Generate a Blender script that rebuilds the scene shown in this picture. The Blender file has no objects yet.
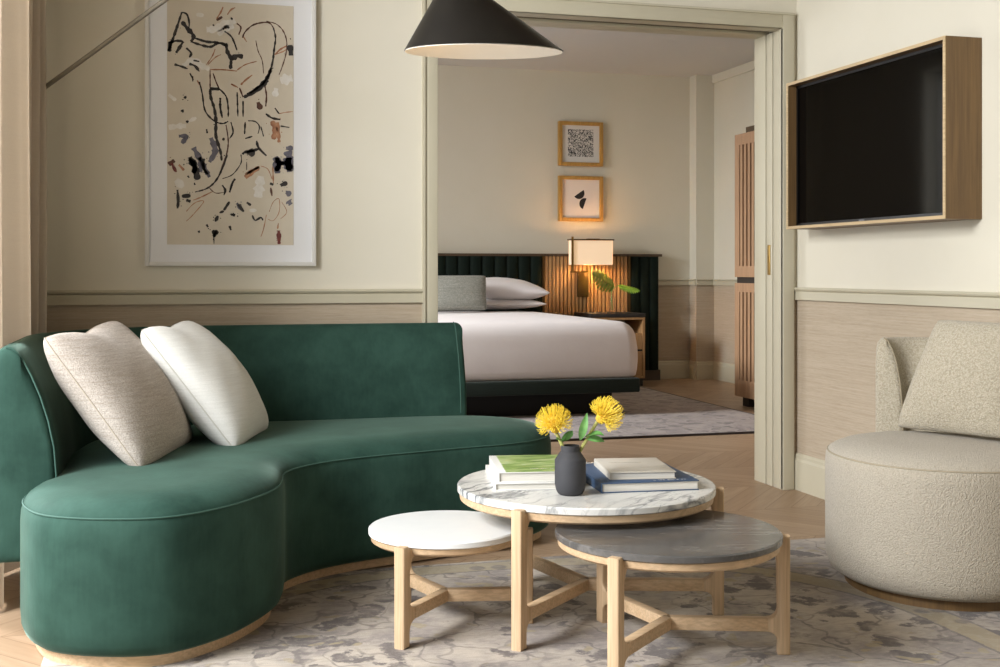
import bpy, bmesh, math, random
from mathutils import Vector, Matrix
random.seed(7)
C = bpy.context.scene.collection
SC = bpy.context.scene

# ------------------------------------------------------------------ camera
cam = bpy.data.cameras.new('camera'); cam_ob = bpy.data.objects.new('camera', cam); C.objects.link(cam_ob)
cam_ob.location = (0, 0, 1.05)
cam_ob.rotation_euler = (math.radians(90), 0, math.radians(-15.66))
cam.sensor_width = 36; cam.lens = 42.37; cam.shift_y = -0.0625
cam.clip_start = 0.05
SC.camera = cam_ob

# ------------------------------------------------------------------ light and exposure
SC.view_settings.view_transform = 'Standard'; SC.view_settings.look = 'None'
SC.view_settings.gamma = 1; SC.view_settings.use_curve_mapping = False
SC.view_settings.exposure = 0.25
SC.cycles.use_denoising = True
SC.cycles.max_bounces = 10; SC.cycles.diffuse_bounces = 4

w = bpy.data.worlds.new('sky'); SC.world = w; w.use_nodes = True
bg = w.node_tree.nodes['Background']; bg.inputs[0].default_value = (0.75, 0.87, 1.0, 1); bg.inputs[1].default_value = 0.5

def area(name, loc, rot, sx, sy, power, col):
    l = bpy.data.lights.new(name, 'AREA'); l.shape = 'RECTANGLE'; l.size = sx; l.size_y = sy
    l.energy = power; l.color = col
    o = bpy.data.objects.new(name, l); C.objects.link(o); o.location = loc; o.rotation_euler = rot
    return o
# daylight entering by the living room window and by the bedroom window, both in the left wall
DAY = (0.975, 0.985, 1.0)
area('daylight_living_window', (-1.02, 2.6, 1.5), (0, math.radians(-90), 0), 2.6, 3.0, 50, DAY)
area('daylight_bedroom_window', (-1.02, 7.9, 1.6), (0, math.radians(-90), 0), 2.2, 1.8, 60, DAY)
def aimed(name, loc, target, sx, sy, power, col):
    o = area(name, loc, (0, 0, 0), sx, sy, power, col)
    o.rotation_euler = (Vector(target) - Vector(loc)).to_track_quat('-Z', 'Y').to_euler(); return o
# the bright patch of sky outside each window
aimed('bright_sky_living', (-2.4, 2.15, 2.65), (0.9, 3.4, 0.6), 1.4, 1.4, 265, DAY)
aimed('bright_sky_bedroom', (-4.2, 7.6, 3.5), (2.8, 7.9, 0.5), 1.8, 1.8, 750, DAY)

def point(name, loc, power, col, r=0.03):
    l = bpy.data.lights.new(name, 'POINT'); l.energy = power; l.color = col; l.shadow_soft_size = r
    o = bpy.data.objects.new(name, l); C.objects.link(o); o.location = loc
    return o

# ------------------------------------------------------------------ materials
def lin(hx):
    hx = hx.lstrip('#'); r = []
    for i in (0, 2, 4):
        v = int(hx[i:i+2], 16) / 255
        r.append(v / 12.92 if v <= 0.04045 else ((v + 0.055) / 1.055) ** 2.4)
    return (*r, 1)

class NT:
    def __init__(s, name):
        s.m = bpy.data.materials.new(name); s.m.use_nodes = True
        s.t = s.m.node_tree; s.b = s.t.nodes['Principled BSDF']; s.tc = None
    def n(s, typ, **kw):
        k = s.t.nodes.new('ShaderNode' + typ)
        for a, v in kw.items(): setattr(k, a, v)
        return k
    def link(s, a, b): s.t.links.new(a, b)
    def val(s, sock, v):
        if hasattr(v, 'links'): s.link(v, sock)
        else: sock.default_value = v
    def co(s, scale=(1, 1, 1), rot=(0, 0, 0), loc=(0, 0, 0)):
        if s.tc is None: s.tc = s.n('TexCoord')
        mp = s.n('Mapping'); mp.inputs['Scale'].default_value = scale
        mp.inputs['Rotation'].default_value = rot; mp.inputs['Location'].default_value = loc
        s.link(s.tc.outputs['Object'], mp.inputs[0]); return mp.outputs[0]
    def noise(s, co, scale=5, detail=4, rough=0.55, dist=0):
        k = s.n('TexNoise'); s.link(co, k.inputs['Vector'])
        k.inputs['Scale'].default_value = scale; k.inputs['Detail'].default_value = detail
        k.inputs['Roughness'].default_value = rough; k.inputs['Distortion'].default_value = dist
        return k.outputs['Fac'], k.outputs['Color']
    def vor(s, co, scale=5, feature='F1', rnd=1):
        k = s.n('TexVoronoi', feature=feature); s.link(co, k.inputs['Vector'])
        k.inputs['Scale'].default_value = scale; k.inputs['Randomness'].default_value = rnd
        return k.outputs
    def ma(s, op, a, b=0.0, c=0.0):
        k = s.n('Math', operation=op); s.val(k.inputs[0], a); s.val(k.inputs[1], b); s.val(k.inputs[2], c)
        return k.outputs[0]
    def ramp(s, f, stops, interp='LINEAR'):
        k = s.n('ValToRGB'); k.color_ramp.interpolation = interp; e = k.color_ramp.elements
        while len(e) < len(stops): e.new(0.5)
        for el, (p, c) in zip(e, stops):
            el.position = p; el.color = c if not isinstance(c, (int, float)) else (c, c, c, 1)
        s.link(f, k.inputs[0]); return k.outputs[0]
    def mix(s, f, a, b, mode='MIX'):
        k = s.n('Mix', data_type='RGBA', blend_type=mode)
        s.val(k.inputs[0], f); s.val(k.inputs[6], a); s.val(k.inputs[7], b); return k.outputs[2]
    def bump(s, h, strength=0.3, dist=0.01):
        k = s.n('Bump'); k.inputs['Strength'].default_value = strength; k.inputs['Distance'].default_value = dist
        s.link(h, k.inputs['Height']); s.link(k.outputs[0], s.b.inputs['Normal'])
    def xyz(s, co):
        k = s.n('SeparateXYZ'); s.link(co, k.inputs[0]); return k.outputs
    def vec(s, x, y, z=0.0):
        k = s.n('CombineXYZ'); s.val(k.inputs[0], x); s.val(k.inputs[1], y); s.val(k.inputs[2], z); return k.outputs[0]
    def set(s, **kw):
        for a, v in kw.items(): s.val(s.b.inputs[a.replace('_', ' ')], v)
        return s

def plain(name, c1, c2=None, rough=0.6, scale=8, stretch=(1, 1, 1), metal=0, bump=0, bscale=60, bdist=0.004, **kw):
    t = NT(name); c2 = c2 or c1
    f, _ = t.noise(t.co(stretch), scale, 5)
    t.set(Base_Color=t.mix(t.ramp(f, [(0.3, 0.0), (0.7, 1.0)]), lin(c1), lin(c2)), Roughness=rough, Metallic=metal, **kw)
    if bump:
        g, _ = t.noise(t.co(stretch), bscale, 3); t.bump(g, bump, bdist)
    return t.m

def wood(name, c1, c2, axis=2, rough=0.5, fine=1.0):
    t = NT(name)
    st = [24 * fine] * 3; st[axis] = 1.6 * fine
    f, _ = t.noise(t.co(st), 1.6, 6, 0.65, 0.6)
    st2 = [110 * fine] * 3; st2[axis] = 3
    g, _ = t.noise(t.co(st2), 1.5, 3)
    col = t.mix(t.ramp(f, [(0.3, 0.0), (0.72, 1.0)]), lin(c1), lin(c2))
    col = t.mix(t.ramp(g, [(0.38, 0.35), (0.6, 0.0)]), col, t.mix(0.5, lin(c2), (0.02, 0.012, 0.006, 1)))
    t.set(Base_Color=col, Roughness=rough); t.bump(g, 0.12, 0.002)
    return t.m

def velvet(name, c1, c2):
    t = NT(name)
    f, _ = t.noise(t.co(), 5.5, 5, 0.6, 0.2)
    g, _ = t.noise(t.co((60, 60, 9)), 1.5, 4)
    k = t.ma('ADD', t.ma('MULTIPLY', f, 0.85), t.ma('MULTIPLY', g, 0.15))
    t.set(Base_Color=t.mix(t.ramp(k, [(0.3, 0.0), (0.7, 1.0)]), lin(c1), lin(c2)), Roughness=0.75,
          Sheen_Weight=0.35, Sheen_Roughness=0.3, Sheen_Tint=lin('#b9d8c8'), Specular_IOR_Level=0.1)
    t.bump(g, 0.15, 0.002)
    return t.m

def boucle(name, c1, c2, scale=190, strength=0.9):
    t = NT(name)
    v = t.vor(t.co(), scale, 'SMOOTH_F1')
    f, _ = t.noise(t.co(), scale * 0.55, 4, 0.7)
    h = t.ma('SUBTRACT', f, t.ma('MULTIPLY', v['Distance'], 0.7))
    t.set(Base_Color=t.mix(t.ramp(h, [(-0.0, 0.0), (0.45, 1.0)]), lin(c1), lin(c2)), Roughness=0.95, Sheen_Weight=0.25, Specular_IOR_Level=0.1)
    t.bump(h, strength, 0.006)
    return t.m

def weave(name, c1, c2, scale=330, strength=0.6, mott=0.35):
    """woven cloth: fine basket texture from two crossed stretched noises, heathered along the weft"""
    t = NT(name)
    a, _ = t.noise(t.co((scale * .35, scale * .35, scale)), 1.0, 2, 0.5)
    b, _ = t.noise(t.co((scale, scale, scale * .3)), 1.0, 2, 0.5)
    h = t.ma('MAXIMUM', a, b)
    f, _ = t.noise(t.co((5, 5, 110)), 1.6, 4, 0.7)
    col = t.mix(t.ramp(f, [(0.32, 0.0), (0.68, 1.0)]), lin(c1), lin(c2))
    col = t.mix(t.ma('MULTIPLY', t.ramp(h, [(0.45, 1.0), (0.68, 0.0)]), mott), col, t.mix(0.5, lin(c1), (0, 0, 0, 1)))
    t.set(Base_Color=col, Roughness=0.95, Sheen_Weight=0.1, Specular_IOR_Level=0.1)
    t.bump(h, strength, 0.004)
    return t.m

def grasscloth(name):
    t = NT(name)
    f, _ = t.noise(t.co((1.3, 1.3, 70)), 2.0, 6, 0.7)
    g, _ = t.noise(t.co((9, 9, 160)), 2.0, 3, 0.7)
    col = t.mix(t.ramp(f, [(0.3, 0.0), (0.7, 1.0)]), lin('#ae9e88'), lin('#c0b29e'))
    col = t.mix(t.ramp(g, [(0.45, 0.0), (0.75, 0.35)]), col, lin('#93836f'))
    t.set(Base_Color=col, Roughness=0.85, Specular_IOR_Level=0.2); t.bump(g, 0.25, 0.003)
    return t.m

def chevron_floor(name):
    t = NT(name); W_, PW, SL = 0.52, 0.13, 0.9
    x, y, z = t.xyz(t.co())
    ux = t.ma('DIVIDE', y, W_)
    ci = t.ma('FLOOR', ux)
    tri = t.ma('PINGPONG', y, W_)
    v = t.ma('DIVIDE', t.ma('ADD', x, t.ma('MULTIPLY', tri, SL)), PW)
    pi_ = t.ma('FLOOR', v)
    wn = t.n('TexWhiteNoise', noise_dimensions='2D'); t.link(t.vec(ci, pi_), wn.inputs['Vector'])
    # grain runs along each plank
    sgn = t.ma('SUBTRACT', t.ma('MULTIPLY', t.ma('MODULO', t.ma('ABSOLUTE', ci), 2.0), -2.0), -1.0)
    gx = t.ma('ADD', t.ma('MULTIPLY', v, 3.0), t.ma('MULTIPLY', wn.outputs['Value'], 40.0))
    gy = t.ma('MULTIPLY', t.ma('SUBTRACT', y, t.ma('MULTIPLY', t.ma('MULTIPLY', x, SL), sgn)), 1.3)
    g, _ = t.noise(t.vec(gx, gy), 2.0, 5, 0.65, 0.5)
    col = t.mix(t.ramp(wn.outputs['Value'], [(0.0, 0.0), (1.0, 1.0)]), lin('#9c8369'), lin('#af967c'))
    col = t.mix(t.ramp(g, [(0.35, 0.5), (0.65, 0.0)]), col, lin('#886e55'))
    fr = t.ma('FRACT', v); e1 = t.ma('MINIMUM', fr, t.ma('SUBTRACT', 1.0, fr))
    fu = t.ma('FRACT', ux); e2 = t.ma('MINIMUM', fu, t.ma('SUBTRACT', 1.0, fu))
    gap = t.ma('MAXIMUM', t.ma('LESS_THAN', e1, 0.018), t.ma('LESS_THAN', e2, 0.0045))
    col = t.mix(t.ma('MULTIPLY', gap, 0.55), col, lin('#5f452e'))
    t.set(Base_Color=col, Roughness=0.42, Specular_IOR_Level=0.4)
    t.bump(t.ma('SUBTRACT', g, gap), 0.06, 0.002)
    return t.m

def rug_mat(name, light, mid, dark, gold, border=None, size=1.0):
    t = NT(name); co = t.co()
    _, dc = t.noise(co, 3.2 / size, 3)
    k = t.n('VectorMath', operation='MULTIPLY_ADD'); t.link(dc, k.inputs[0]); k.inputs[1].default_value = (0.42 * size,) * 3; t.link(co, k.inputs[2])
    wc = k.outputs[0]
    v1 = t.vor(wc, 6.5 / size, 'F1'); v2 = t.vor(wc, 4.4 / size, 'DISTANCE_TO_EDGE'); v3 = t.vor(wc, 12.0 / size, 'F1')
    n1, _ = t.noise(co, 3.4 / size, 6, 0.62); n2, _ = t.noise(co, 34, 5, 0.75); n3, _ = t.noise(co, 5.0, 4, 0.6, 0.5); n4, _ = t.noise(co, 260, 2)
    n5, _ = t.noise(t.co((14, 60, 1)), 1.2, 4, 0.7)
    col = t.mix(t.ramp(n1, [(0.42, 0.0), (0.58, 1.0)]), lin(light), lin(mid))
    dd = t.ma('ADD', v1['Distance'], t.ma('MULTIPLY', t.ma('SUBTRACT', n2, 0.5), 0.55))
    on = t.ramp(n3, [(0.38, 0.1), (0.52, 1.0)])
    col = t.mix(t.ma('MULTIPLY', t.ramp(dd, [(0.38, 0.0), (0.42, 0.55), (0.50, 0.55), (0.55, 0.0)]), on), col, lin(light))
    col = t.mix(t.ma('MULTIPLY', t.ramp(dd, [(0.34, 0.95), (0.40, 0.0)]), on), col, lin(dark))
    col = t.mix(t.ma('MULTIPLY', t.ramp(t.ma('ADD', v3['Distance'], t.ma('MULTIPLY', t.ma('SUBTRACT', n2, 0.5), 0.2)), [(0.22, 0.85), (0.30, 0.0)]), t.ramp(n1, [(0.46, 0.0), (0.54, 1.0)])), col, lin(gold))
    vine = t.ramp(t.ma('ADD', v2['Distance'], t.ma('MULTIPLY', t.ma('SUBTRACT', n2, 0.5), 0.03)), [(0.014, 1.0), (0.030, 0.0)])
    col = t.mix(t.ma('MULTIPLY', vine, t.ramp(n3, [(0.40, 0.75), (0.6, 0.2)])), col, lin(dark))
    col = t.mix(t.ramp(n5, [(0.48, 0.0), (0.68, 0.35)]), col, lin(dark))
    if border:
        (cx, cy, bx, by, r) = border
        x, y, z = t.xyz(co)
        qx = t.ma('SUBTRACT', t.ma('ABSOLUTE', t.ma('SUBTRACT', x, cx)), bx - r)
        qy = t.ma('SUBTRACT', t.ma('ABSOLUTE', t.ma('SUBTRACT', y, cy)), by - r)
        mx, my = t.ma('MAXIMUM', qx, 0.0), t.ma('MAXIMUM', qy, 0.0)
        ln = t.ma('SQRT', t.ma('ADD', t.ma('MULTIPLY', mx, mx), t.ma('MULTIPLY', my, my)))
        d = t.ma('SUBTRACT', t.ma('ADD', ln, t.ma('MINIMUM', t.ma('MAXIMUM', qx, qy), 0.0)), r)
        ad = t.ma('ABSOLUTE', t.ma('ADD', d, t.ma('MULTIPLY', t.ma('SUBTRACT', n2, 0.5), 0.02)))
        band = t.ma('LESS_THAN', ad, 0.05)
        leaf = t.ramp(t.vor(co, 11, 'F1', 0.5)['Distance'], [(0.26, 1.0), (0.36, 0.0)])
        bc = t.mix(t.ma('MULTIPLY', leaf, 0.75), lin(gold), lin(dark))
        col = t.mix(t.ma('MULTIPLY', band, 0.8), col, bc)
        ed = t.ma('MULTIPLY', t.ma('LESS_THAN', t.ma('ABSOLUTE', t.ma('SUBTRACT', ad, 0.055)), 0.006), 0.6)
        col = t.mix(ed, col, lin(dark))
    col = t.mix(t.ma('MULTIPLY', t.ramp(n2, [(0.50, 0.0), (0.70, 1.0)]), 0.4), col, lin(light))
    col = t.mix(t.ma('MULTIPLY', n4, 0.25), col, lin(mid))
    t.set(Base_Color=col, Roughness=0.95, Sheen_Weight=0.1, Specular_IOR_Level=0.1)
    t.bump(t.ma('ADD', n4, n2), 0.35, 0.004)
    return t.m

def marble(name, base, base2, vein, amount, rough, scale=3.0, rot=0.5):
    t = NT(name)
    _, dc = t.noise(t.co(), 2.4, 4)
    co = t.co((1, 1, 1), (0, 0, rot))
    k = t.n('VectorMath', operation='MULTIPLY_ADD'); t.link(dc, k.inputs[0]); k.inputs[1].default_value = (0.2,) * 3; t.link(co, k.inputs[2])
    mp = t.n('Mapping'); mp.inputs['Scale'].default_value = (3.2, 0.7, 1.0); t.link(k.outputs[0], mp.inputs[0])
    f, _ = t.noise(mp.outputs[0], scale, 5, 0.55)
    g, _ = t.noise(mp.outputs[0], scale * 2.3, 4, 0.5)
    c, _ = t.noise(t.co(), 5, 5)
    m, _ = t.noise(t.co(), 3.0, 3)
    v1 = t.ramp(t.ma('ABSOLUTE', t.ma('SUBTRACT', f, 0.5)), [(0.0, 1.0), (0.014, 0.7), (0.045, 0.0)])
    v2 = t.ramp(t.ma('ABSOLUTE', t.ma('SUBTRACT', g, 0.5)), [(0.0, 0.7), (0.012, 0.0)])
    v = t.ma('MULTIPLY', t.ma('MAXIMUM', v1, v2), t.ramp(m, [(0.40, 0.25), (0.58, 1.0)]))
    col = t.mix(t.ramp(c, [(0.3, 0.0), (0.7, 1.0)]), lin(base), lin(base2))
    col = t.mix(t.ma('MULTIPLY', v, amount), col, lin(vein))
    t.set(Base_Color=col, Roughness=rough, Specular_IOR_Level=0.5)
    return t.m

def emis(name, col, strength, base='#ffffff'):
    t = NT(name); t.set(Base_Color=lin(base), Emission_Color=lin(col), Emission_Strength=strength, Roughness=0.8); return t.m

# ------------------------------------------------------------------ geometry helpers: every one returns (verts, faces)
def join(*gs):
    V, F = [], []
    for v, f in gs:
        o = len(V); V += [tuple(p) for p in v]; F += [tuple(i + o for i in q) for q in f]
    return V, F
def box(x0, x1, y0, y1, z0, z1):
    return ([(x0,y0,z0),(x1,y0,z0),(x1,y1,z0),(x0,y1,z0),(x0,y0,z1),(x1,y0,z1),(x1,y1,z1),(x0,y1,z1)],
            [(0,3,2,1),(4,5,6,7),(0,1,5,4),(1,2,6,5),(2,3,7,6),(3,0,4,7)])
def rbox(x0, x1, y0, y1, z0, z1, r=0.005, seg=2):
    v, f = box(x0, x1, y0, y1, z0, z1)
    bm = bmesh.new(); bv = [bm.verts.new(p) for p in v]; [bm.faces.new([bv[i] for i in q]) for q in f]
    bmesh.ops.bevel(bm, geom=bm.edges[:], offset=r, segments=seg, profile=0.5, affect='EDGES')
    bm.verts.index_update(); out = ([tuple(p.co) for p in bm.verts], [tuple(q.index for q in k.verts) for k in bm.faces]); bm.free(); return out
def lathe(prof, cx, cy, seg=48, cap=True):
    V, F = [], []; n = len(prof)
    for i in range(seg):
        a = 2 * math.pi * i / seg
        V += [(cx + r * math.cos(a), cy + r * math.sin(a), z) for r, z in prof]
    for i in range(seg):
        j = (i + 1) % seg
        F += [(i*n+k, j*n+k, j*n+k+1, i*n+k+1) for k in range(n - 1)]
    if cap:
        F.append(tuple(i * n for i in reversed(range(seg)))); F.append(tuple(i * n + n - 1 for i in range(seg)))
    return V, F
def tube(pts, r, seg=8, closed=False):
    P = [Vector(p) for p in pts]; n = len(P); V, F = [], []
    rr = r if isinstance(r, (list, tuple)) else [r] * n
    up = None
    for i in range(n):
        if closed: d = P[(i+1) % n] - P[i-1]
        else: d = P[min(i+1, n-1)] - P[max(i-1, 0)]
        d.normalize()
        if up is None: up = d.orthogonal().normalized()
        up = (up - d * up.dot(d)).normalized(); s = d.cross(up)
        V += [tuple(P[i] + (up * math.cos(2*math.pi*k/seg) + s * math.sin(2*math.pi*k/seg)) * rr[i]) for k in range(seg)]
    for i in range(n if closed else n - 1):
        j = (i + 1) % n
        F += [(i*seg+k, i*seg+(k+1) % seg, j*seg+(k+1) % seg, j*seg+k) for k in range(seg)]
    if not closed: F += [tuple(reversed(range(seg))), tuple((n-1)*seg+k for k in range(seg))]
    return V, F
def spline(pts, n, closed=False):
    P = [Vector(p) for p in pts]; m = len(P); out = []
    segs = m if closed else m - 1
    for q in range(n if closed else n + 1):
        u = q / n * segs; i = min(int(u), segs - 1); t = u - i
        g = (lambda k: P[k % m]) if closed else (lambda k: P[max(0, min(m-1, k))])
        a, b, c, d = g(i-1), g(i), g(i+1), g(i+2)
        out.append(0.5 * ((2*b) + (c-a)*t + (2*a-5*b+4*c-d)*t*t + (3*b-a-3*c+d)*t**3))
    return out
def even(P, n, closed=False):
    L = [0]; Q = P + ([P[0]] if closed else [])
    for a, b in zip(Q, Q[1:]): L.append(L[-1] + (b - a).length)
    out = []; k = 0; N = n if closed else n - 1
    for i in range(n):
        s = L[-1] * i / N
        while k < len(L) - 2 and L[k+1] < s: k += 1
        t = (s - L[k]) / max(1e-9, L[k+1] - L[k]); out.append(Q[k].lerp(Q[k+1], t))
    return out
def outline(pts, n=160):
    P = even(spline([(x, y, 0) for x, y in pts], 600, True), n, True)
    ar = sum(P[i].x * P[(i+1) % n].y - P[(i+1) % n].x * P[i].y for i in range(n))
    if ar < 0: P.reverse()
    N = []
    for i in range(n):
        d = P[(i+2) % n] - P[i-2]; N.append(Vector((d.y, -d.x, 0)).normalized())
    return P, N
def loft_outline(pts, prof, n=160):
    P, N = outline(pts, n); V, F = [], []
    for ins, z in prof: V += [tuple(p - q * ins)[:2] + (z,) for p, q in zip(P, N)]
    for k in range(len(prof) - 1):
        F += [(k*n+i, k*n+(i+1) % n, (k+1)*n+(i+1) % n, (k+1)*n+i) for i in range(n)]
    F.append(tuple(reversed(range(n)))); F.append(tuple((len(prof)-1)*n+i for i in range(n)))
    return V, F
def ring_tube(pts, ins, z, r, n=160):
    P, N = outline(pts, n); return tube([tuple(p - q * ins)[:2] + (z,) for p, q in zip(P, N)], r, 6, True)
def sweep(path, sec, rr=0.03):
    """cross-section (n, z) swept along an (x, y) path, +n to the right of travel; ends rounded by rr"""
    P = [Vector((x, y)) for x, y in path]; n = len(P); st = []
    def tan(i): return (P[min(i+1, n-1)] - P[max(i-1, 0)]).normalized()
    for a in (90, 65, 45, 25): a = math.radians(a); st.append((P[0] - tan(0) * rr * (math.sin(a) - 1), tan(0), rr * (1 - math.cos(a)), ))
    st = [(P[0] + tan(0) * rr * (1 - math.sin(math.radians(a))), tan(0), rr * (1 - math.cos(math.radians(a)))) for a in (90, 65, 45, 25)]
    L0 = rr
    for i in range(n):
        if (P[i] - P[0]).length >= rr * 1.05 and (P[i] - P[-1]).length >= rr * 1.05: st.append((P[i], tan(i), 0))
    st += [(P[-1] - tan(n-1) * rr * (1 - math.sin(math.radians(a))), tan(n-1), rr * (1 - math.cos(math.radians(a)))) for a in (0, 25, 45, 65, 90)]
    cn = sum(q[0] for q in sec) / len(sec); cz = sum(q[1] for q in sec) / len(sec); m = len(sec); V, F = [], []
    for p, d, sh in st:
        for a, z in sec:
            # shrink each section point inward horizontally and vertically by sh
            a2 = a - math.copysign(min(sh, abs(a - cn)), a - cn); 
            z2 = z - math.copysign(min(sh, abs(z - cz)), z - cz)
            V.append((p.x + d.y * a2, p.y - d.x * a2, z2))
    for k in range(len(st) - 1):
        F += [(k*m+i, (k+1)*m+i, (k+1)*m+(i+1) % m, k*m+(i+1) % m) for i in range(m)]
    F.append(tuple(range(m))); F.append(tuple((len(st)-1)*m+i for i in reversed(range(m))))
    return V, F
def pillow(bl, br, tr, tl, T, pinch=0.06, n=22, dents=(), seed=1, pw=0.42, dip=0.0):
    bl, br, tr, tl = map(Vector, (bl, br, tr, tl)); rnd = random.Random(seed)
    nrm = ((br - bl).cross(tl - bl)).normalized()
    ph = [rnd.uniform(0, 6.28) for _ in range(6)]
    def base(u, v):
        uu = u * (1 - pinch * (1 - v * v)); vv = v * (1 - pinch * (1 - u * u))
        k = 1 - .035 * (u * u * v * v) ** 3; uu *= k; vv *= k
        if v > 0: vv *= 1 - dip * v ** 4 * math.exp(-((u + .15) / .38) ** 2)
        a, b = (uu + 1) / 2, (vv + 1) / 2
        return bl * (1-a) * (1-b) + br * a * (1-b) + tr * a * b + tl * (1-a) * b
    V, F = [], []; G = {}
    for side in (1, -1):
        for i in range(n + 1):
            for j in range(n + 1):
                u = math.sin((i / n - 0.5) * math.pi); v = math.sin((j / n - 0.5) * math.pi)
                edge = i in (0, n) or j in (0, n)
                if edge and side == -1: G[(side, i, j)] = G[(1, i, j)]; continue
                h = T * max(0, (1 - u*u) * (1 - v*v)) ** pw
                h *= 1 + 0.05 * math.sin(3*u + ph[0]) * math.sin(2.5*v + ph[1]) + 0.025 * math.sin(9*u + ph[2]) * math.sin(8*v + ph[3])
                for (du, dv, dr, dd) in dents:
                    h *= 1 - dd * math.exp(-((u-du)**2 + (v-dv)**2) / dr**2)
                G[(side, i, j)] = len(V); V.append(tuple(base(u, v) + nrm * h * side))
    for side in (1, -1):
        for i in range(n):
            for j in range(n):
                q = [G[(side, i, j)], G[(side, i+1, j)], G[(side, i+1, j+1)], G[(side, i, j+1)]]
                if side == -1: q.reverse()
                F.append(tuple(q))
    rim = [(i, 0) for i in range(n)] + [(n, j) for j in range(n)] + [(i, n) for i in range(n, 0, -1)] + [(0, j) for j in range(n, 0, -1)]
    return (V, F), [V[G[(1, i, j)]] for i, j in rim]
def prism(poly, y0, y1, bev=0.0, seg=2):
    """polygon in (x, z) extruded in y"""
    n = len(poly)
    V = [(x, y0, z) for x, z in poly] + [(x, y1, z) for x, z in poly]
    F = [tuple(range(n)), tuple(reversed(range(n, 2*n)))] + [(i, i+n, (i+1) % n + n, (i+1) % n) for i in range(n)]
    if not bev: return V, F
    bm = bmesh.new(); bv = [bm.verts.new(p) for p in V]; [bm.faces.new([bv[i] for i in q]) for q in F]
    bmesh.ops.recalc_face_normals(bm, faces=bm.faces)
    ed = [e for e in bm.edges if abs(e.verts[0].co.y - e.verts[1].co.y) < 1e-6]
    bmesh.ops.bevel(bm, geom=ed, offset=bev, segments=seg, profile=0.5, affect='EDGES', clamp_overlap=True)
    bm.verts.index_update(); out = ([tuple(p.co) for p in bm.verts], [tuple(q.index for q in k.verts) for k in bm.faces]); bm.free(); return out
def xform(g, M): return [tuple(M @ Vector(p)) for p in g[0]], g[1]
def rotz(g, a, c=(0, 0, 0)):
    M = Matrix.Translation(Vector(c)) @ Matrix.Rotation(a, 4, 'Z'); return xform(g, M)

# ------------------------------------------------------------------ objects
def wloc(o):
    v = Vector((0, 0, 0))
    while o: v += o.location; o = o.parent
    return v
def mk(name, g, m, parent=None, loc=None, smooth=35, mi=None):
    """one mesh object from world-space geometry; origin at loc (or at the parent's base)"""
    V, F = g; base = Vector(loc) if loc is not None else (wloc(parent) if parent else Vector((0, 0, 0)))
    me = bpy.data.meshes.new(name); me.from_pydata([tuple(Vector(p) - base) for p in V], [], F)
    bm = bmesh.new(); bm.from_mesh(me); bmesh.ops.recalc_face_normals(bm, faces=bm.faces); bm.to_mesh(me); bm.free()
    for k in (m if isinstance(m, (list, tuple)) else [m]): me.materials.append(k)
    if mi:
        for p, i in zip(me.polygons, mi): p.material_index = i
    if smooth:
        me.shade_smooth(); me.set_sharp_from_angle(angle=math.radians(smooth))
    o = bpy.data.objects.new(name, me); C.objects.link(o)
    if parent:
        o.parent = parent; o.location = base - wloc(parent)
    else: o.location = base
    return o
def tag(o, label, cat, group=None, kind=None):
    o['label'] = label; o['category'] = cat
    if group: o['group'] = group
    if kind: o['kind'] = kind
    return o
def thing(name, loc, label, cat, group=None):
    o = bpy.data.objects.new(name, None); C.objects.link(o); o.location = loc; o.empty_display_size = 0.1
    return tag(o, label, cat, group)
def struct(name, g, m, parent=None, loc=(0, 0, 0), smooth=35, mi=None):
    o = mk(name, g, m, parent, loc if not parent else None, smooth, mi)
    if not parent: o['kind'] = 'structure'
    return o

# ------------------------------------------------------------------ palette
M_wall = plain('wall_paint', '#dcd6c5', '#d9d3c1', 0.7, 3)
M_ceil = plain('ceiling_paint', '#cfcbc6', None, 0.8)
M_ceil2 = wood('dark_unseen_ceiling', '#6a5744', '#5a4937', 0)  # unseen living room ceiling, dark finish added to reduce bounced light
M_panel = plain('dark_unseen_wall', '#3f4035', None, 0.8)  # unseen front wall, made dark to cut bounce light
M_trim = plain('sage_trim_paint', '#c2bba5', '#beb7a0', 0.45, 4)
M_trim_dark = plain('trim_groove', '#6e6752', None, 0.7)
M_grass = grasscloth('grasscloth')
M_floor = chevron_floor('oak_chevron')
M_rug = rug_mat('faded_oriental_rug', '#bfb4a5', '#928983', '#5f5856', '#a69878', (1.06, 2.75, 1.18, 1.27, 1.0))
M_rug2 = rug_mat('grey_lilac_rug', '#aea5a0', '#958d8c', '#75706f', '#9c9386', None, 0.8)
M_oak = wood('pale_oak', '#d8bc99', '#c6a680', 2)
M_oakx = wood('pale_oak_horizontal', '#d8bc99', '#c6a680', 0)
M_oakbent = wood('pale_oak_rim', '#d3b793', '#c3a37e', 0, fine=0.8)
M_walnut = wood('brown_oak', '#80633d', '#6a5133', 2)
M_tvfront = wood('lit_oak_edge', '#cfb78f', '#c4a97f', 1)  # frame wood lightened in colour where light catches the front edge
M_velvet = velvet('green_velvet', '#20372f', '#345046')
M_pipe = plain('green_piping', '#33554a', None, 0.8)
M_boucle = boucle('cream_boucle', '#b1a795', '#c6bdac', 280, 0.9)
M_boucle2 = boucle('cream_boucle_cushion', '#a79d88', '#c4bba7', 210, 0.8)
M_weave = weave('beige_weave', '#bbaea1', '#dad1c7', 420, 0.7, 0.6)
M_weavep = plain('beige_cushion_piping', '#b6aa9a', None, 0.9)
M_white_fab = weave('white_linen', '#d6d5ce', '#e2e1db', 420, 0.35, 0.12)
M_white_pipe = plain('white_cushion_piping', '#c4c2b8', None, 0.9)
M_marble = marble('white_marble', '#dedcd5', '#cdcdc9', '#555a60', 0.95, 0.22, 3.6, 0.9)
M_stone = marble('grey_stone', '#5d5b59', '#514f4d', '#a9a39d', 0.28, 0.2, 4.0, 1.9)
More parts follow.
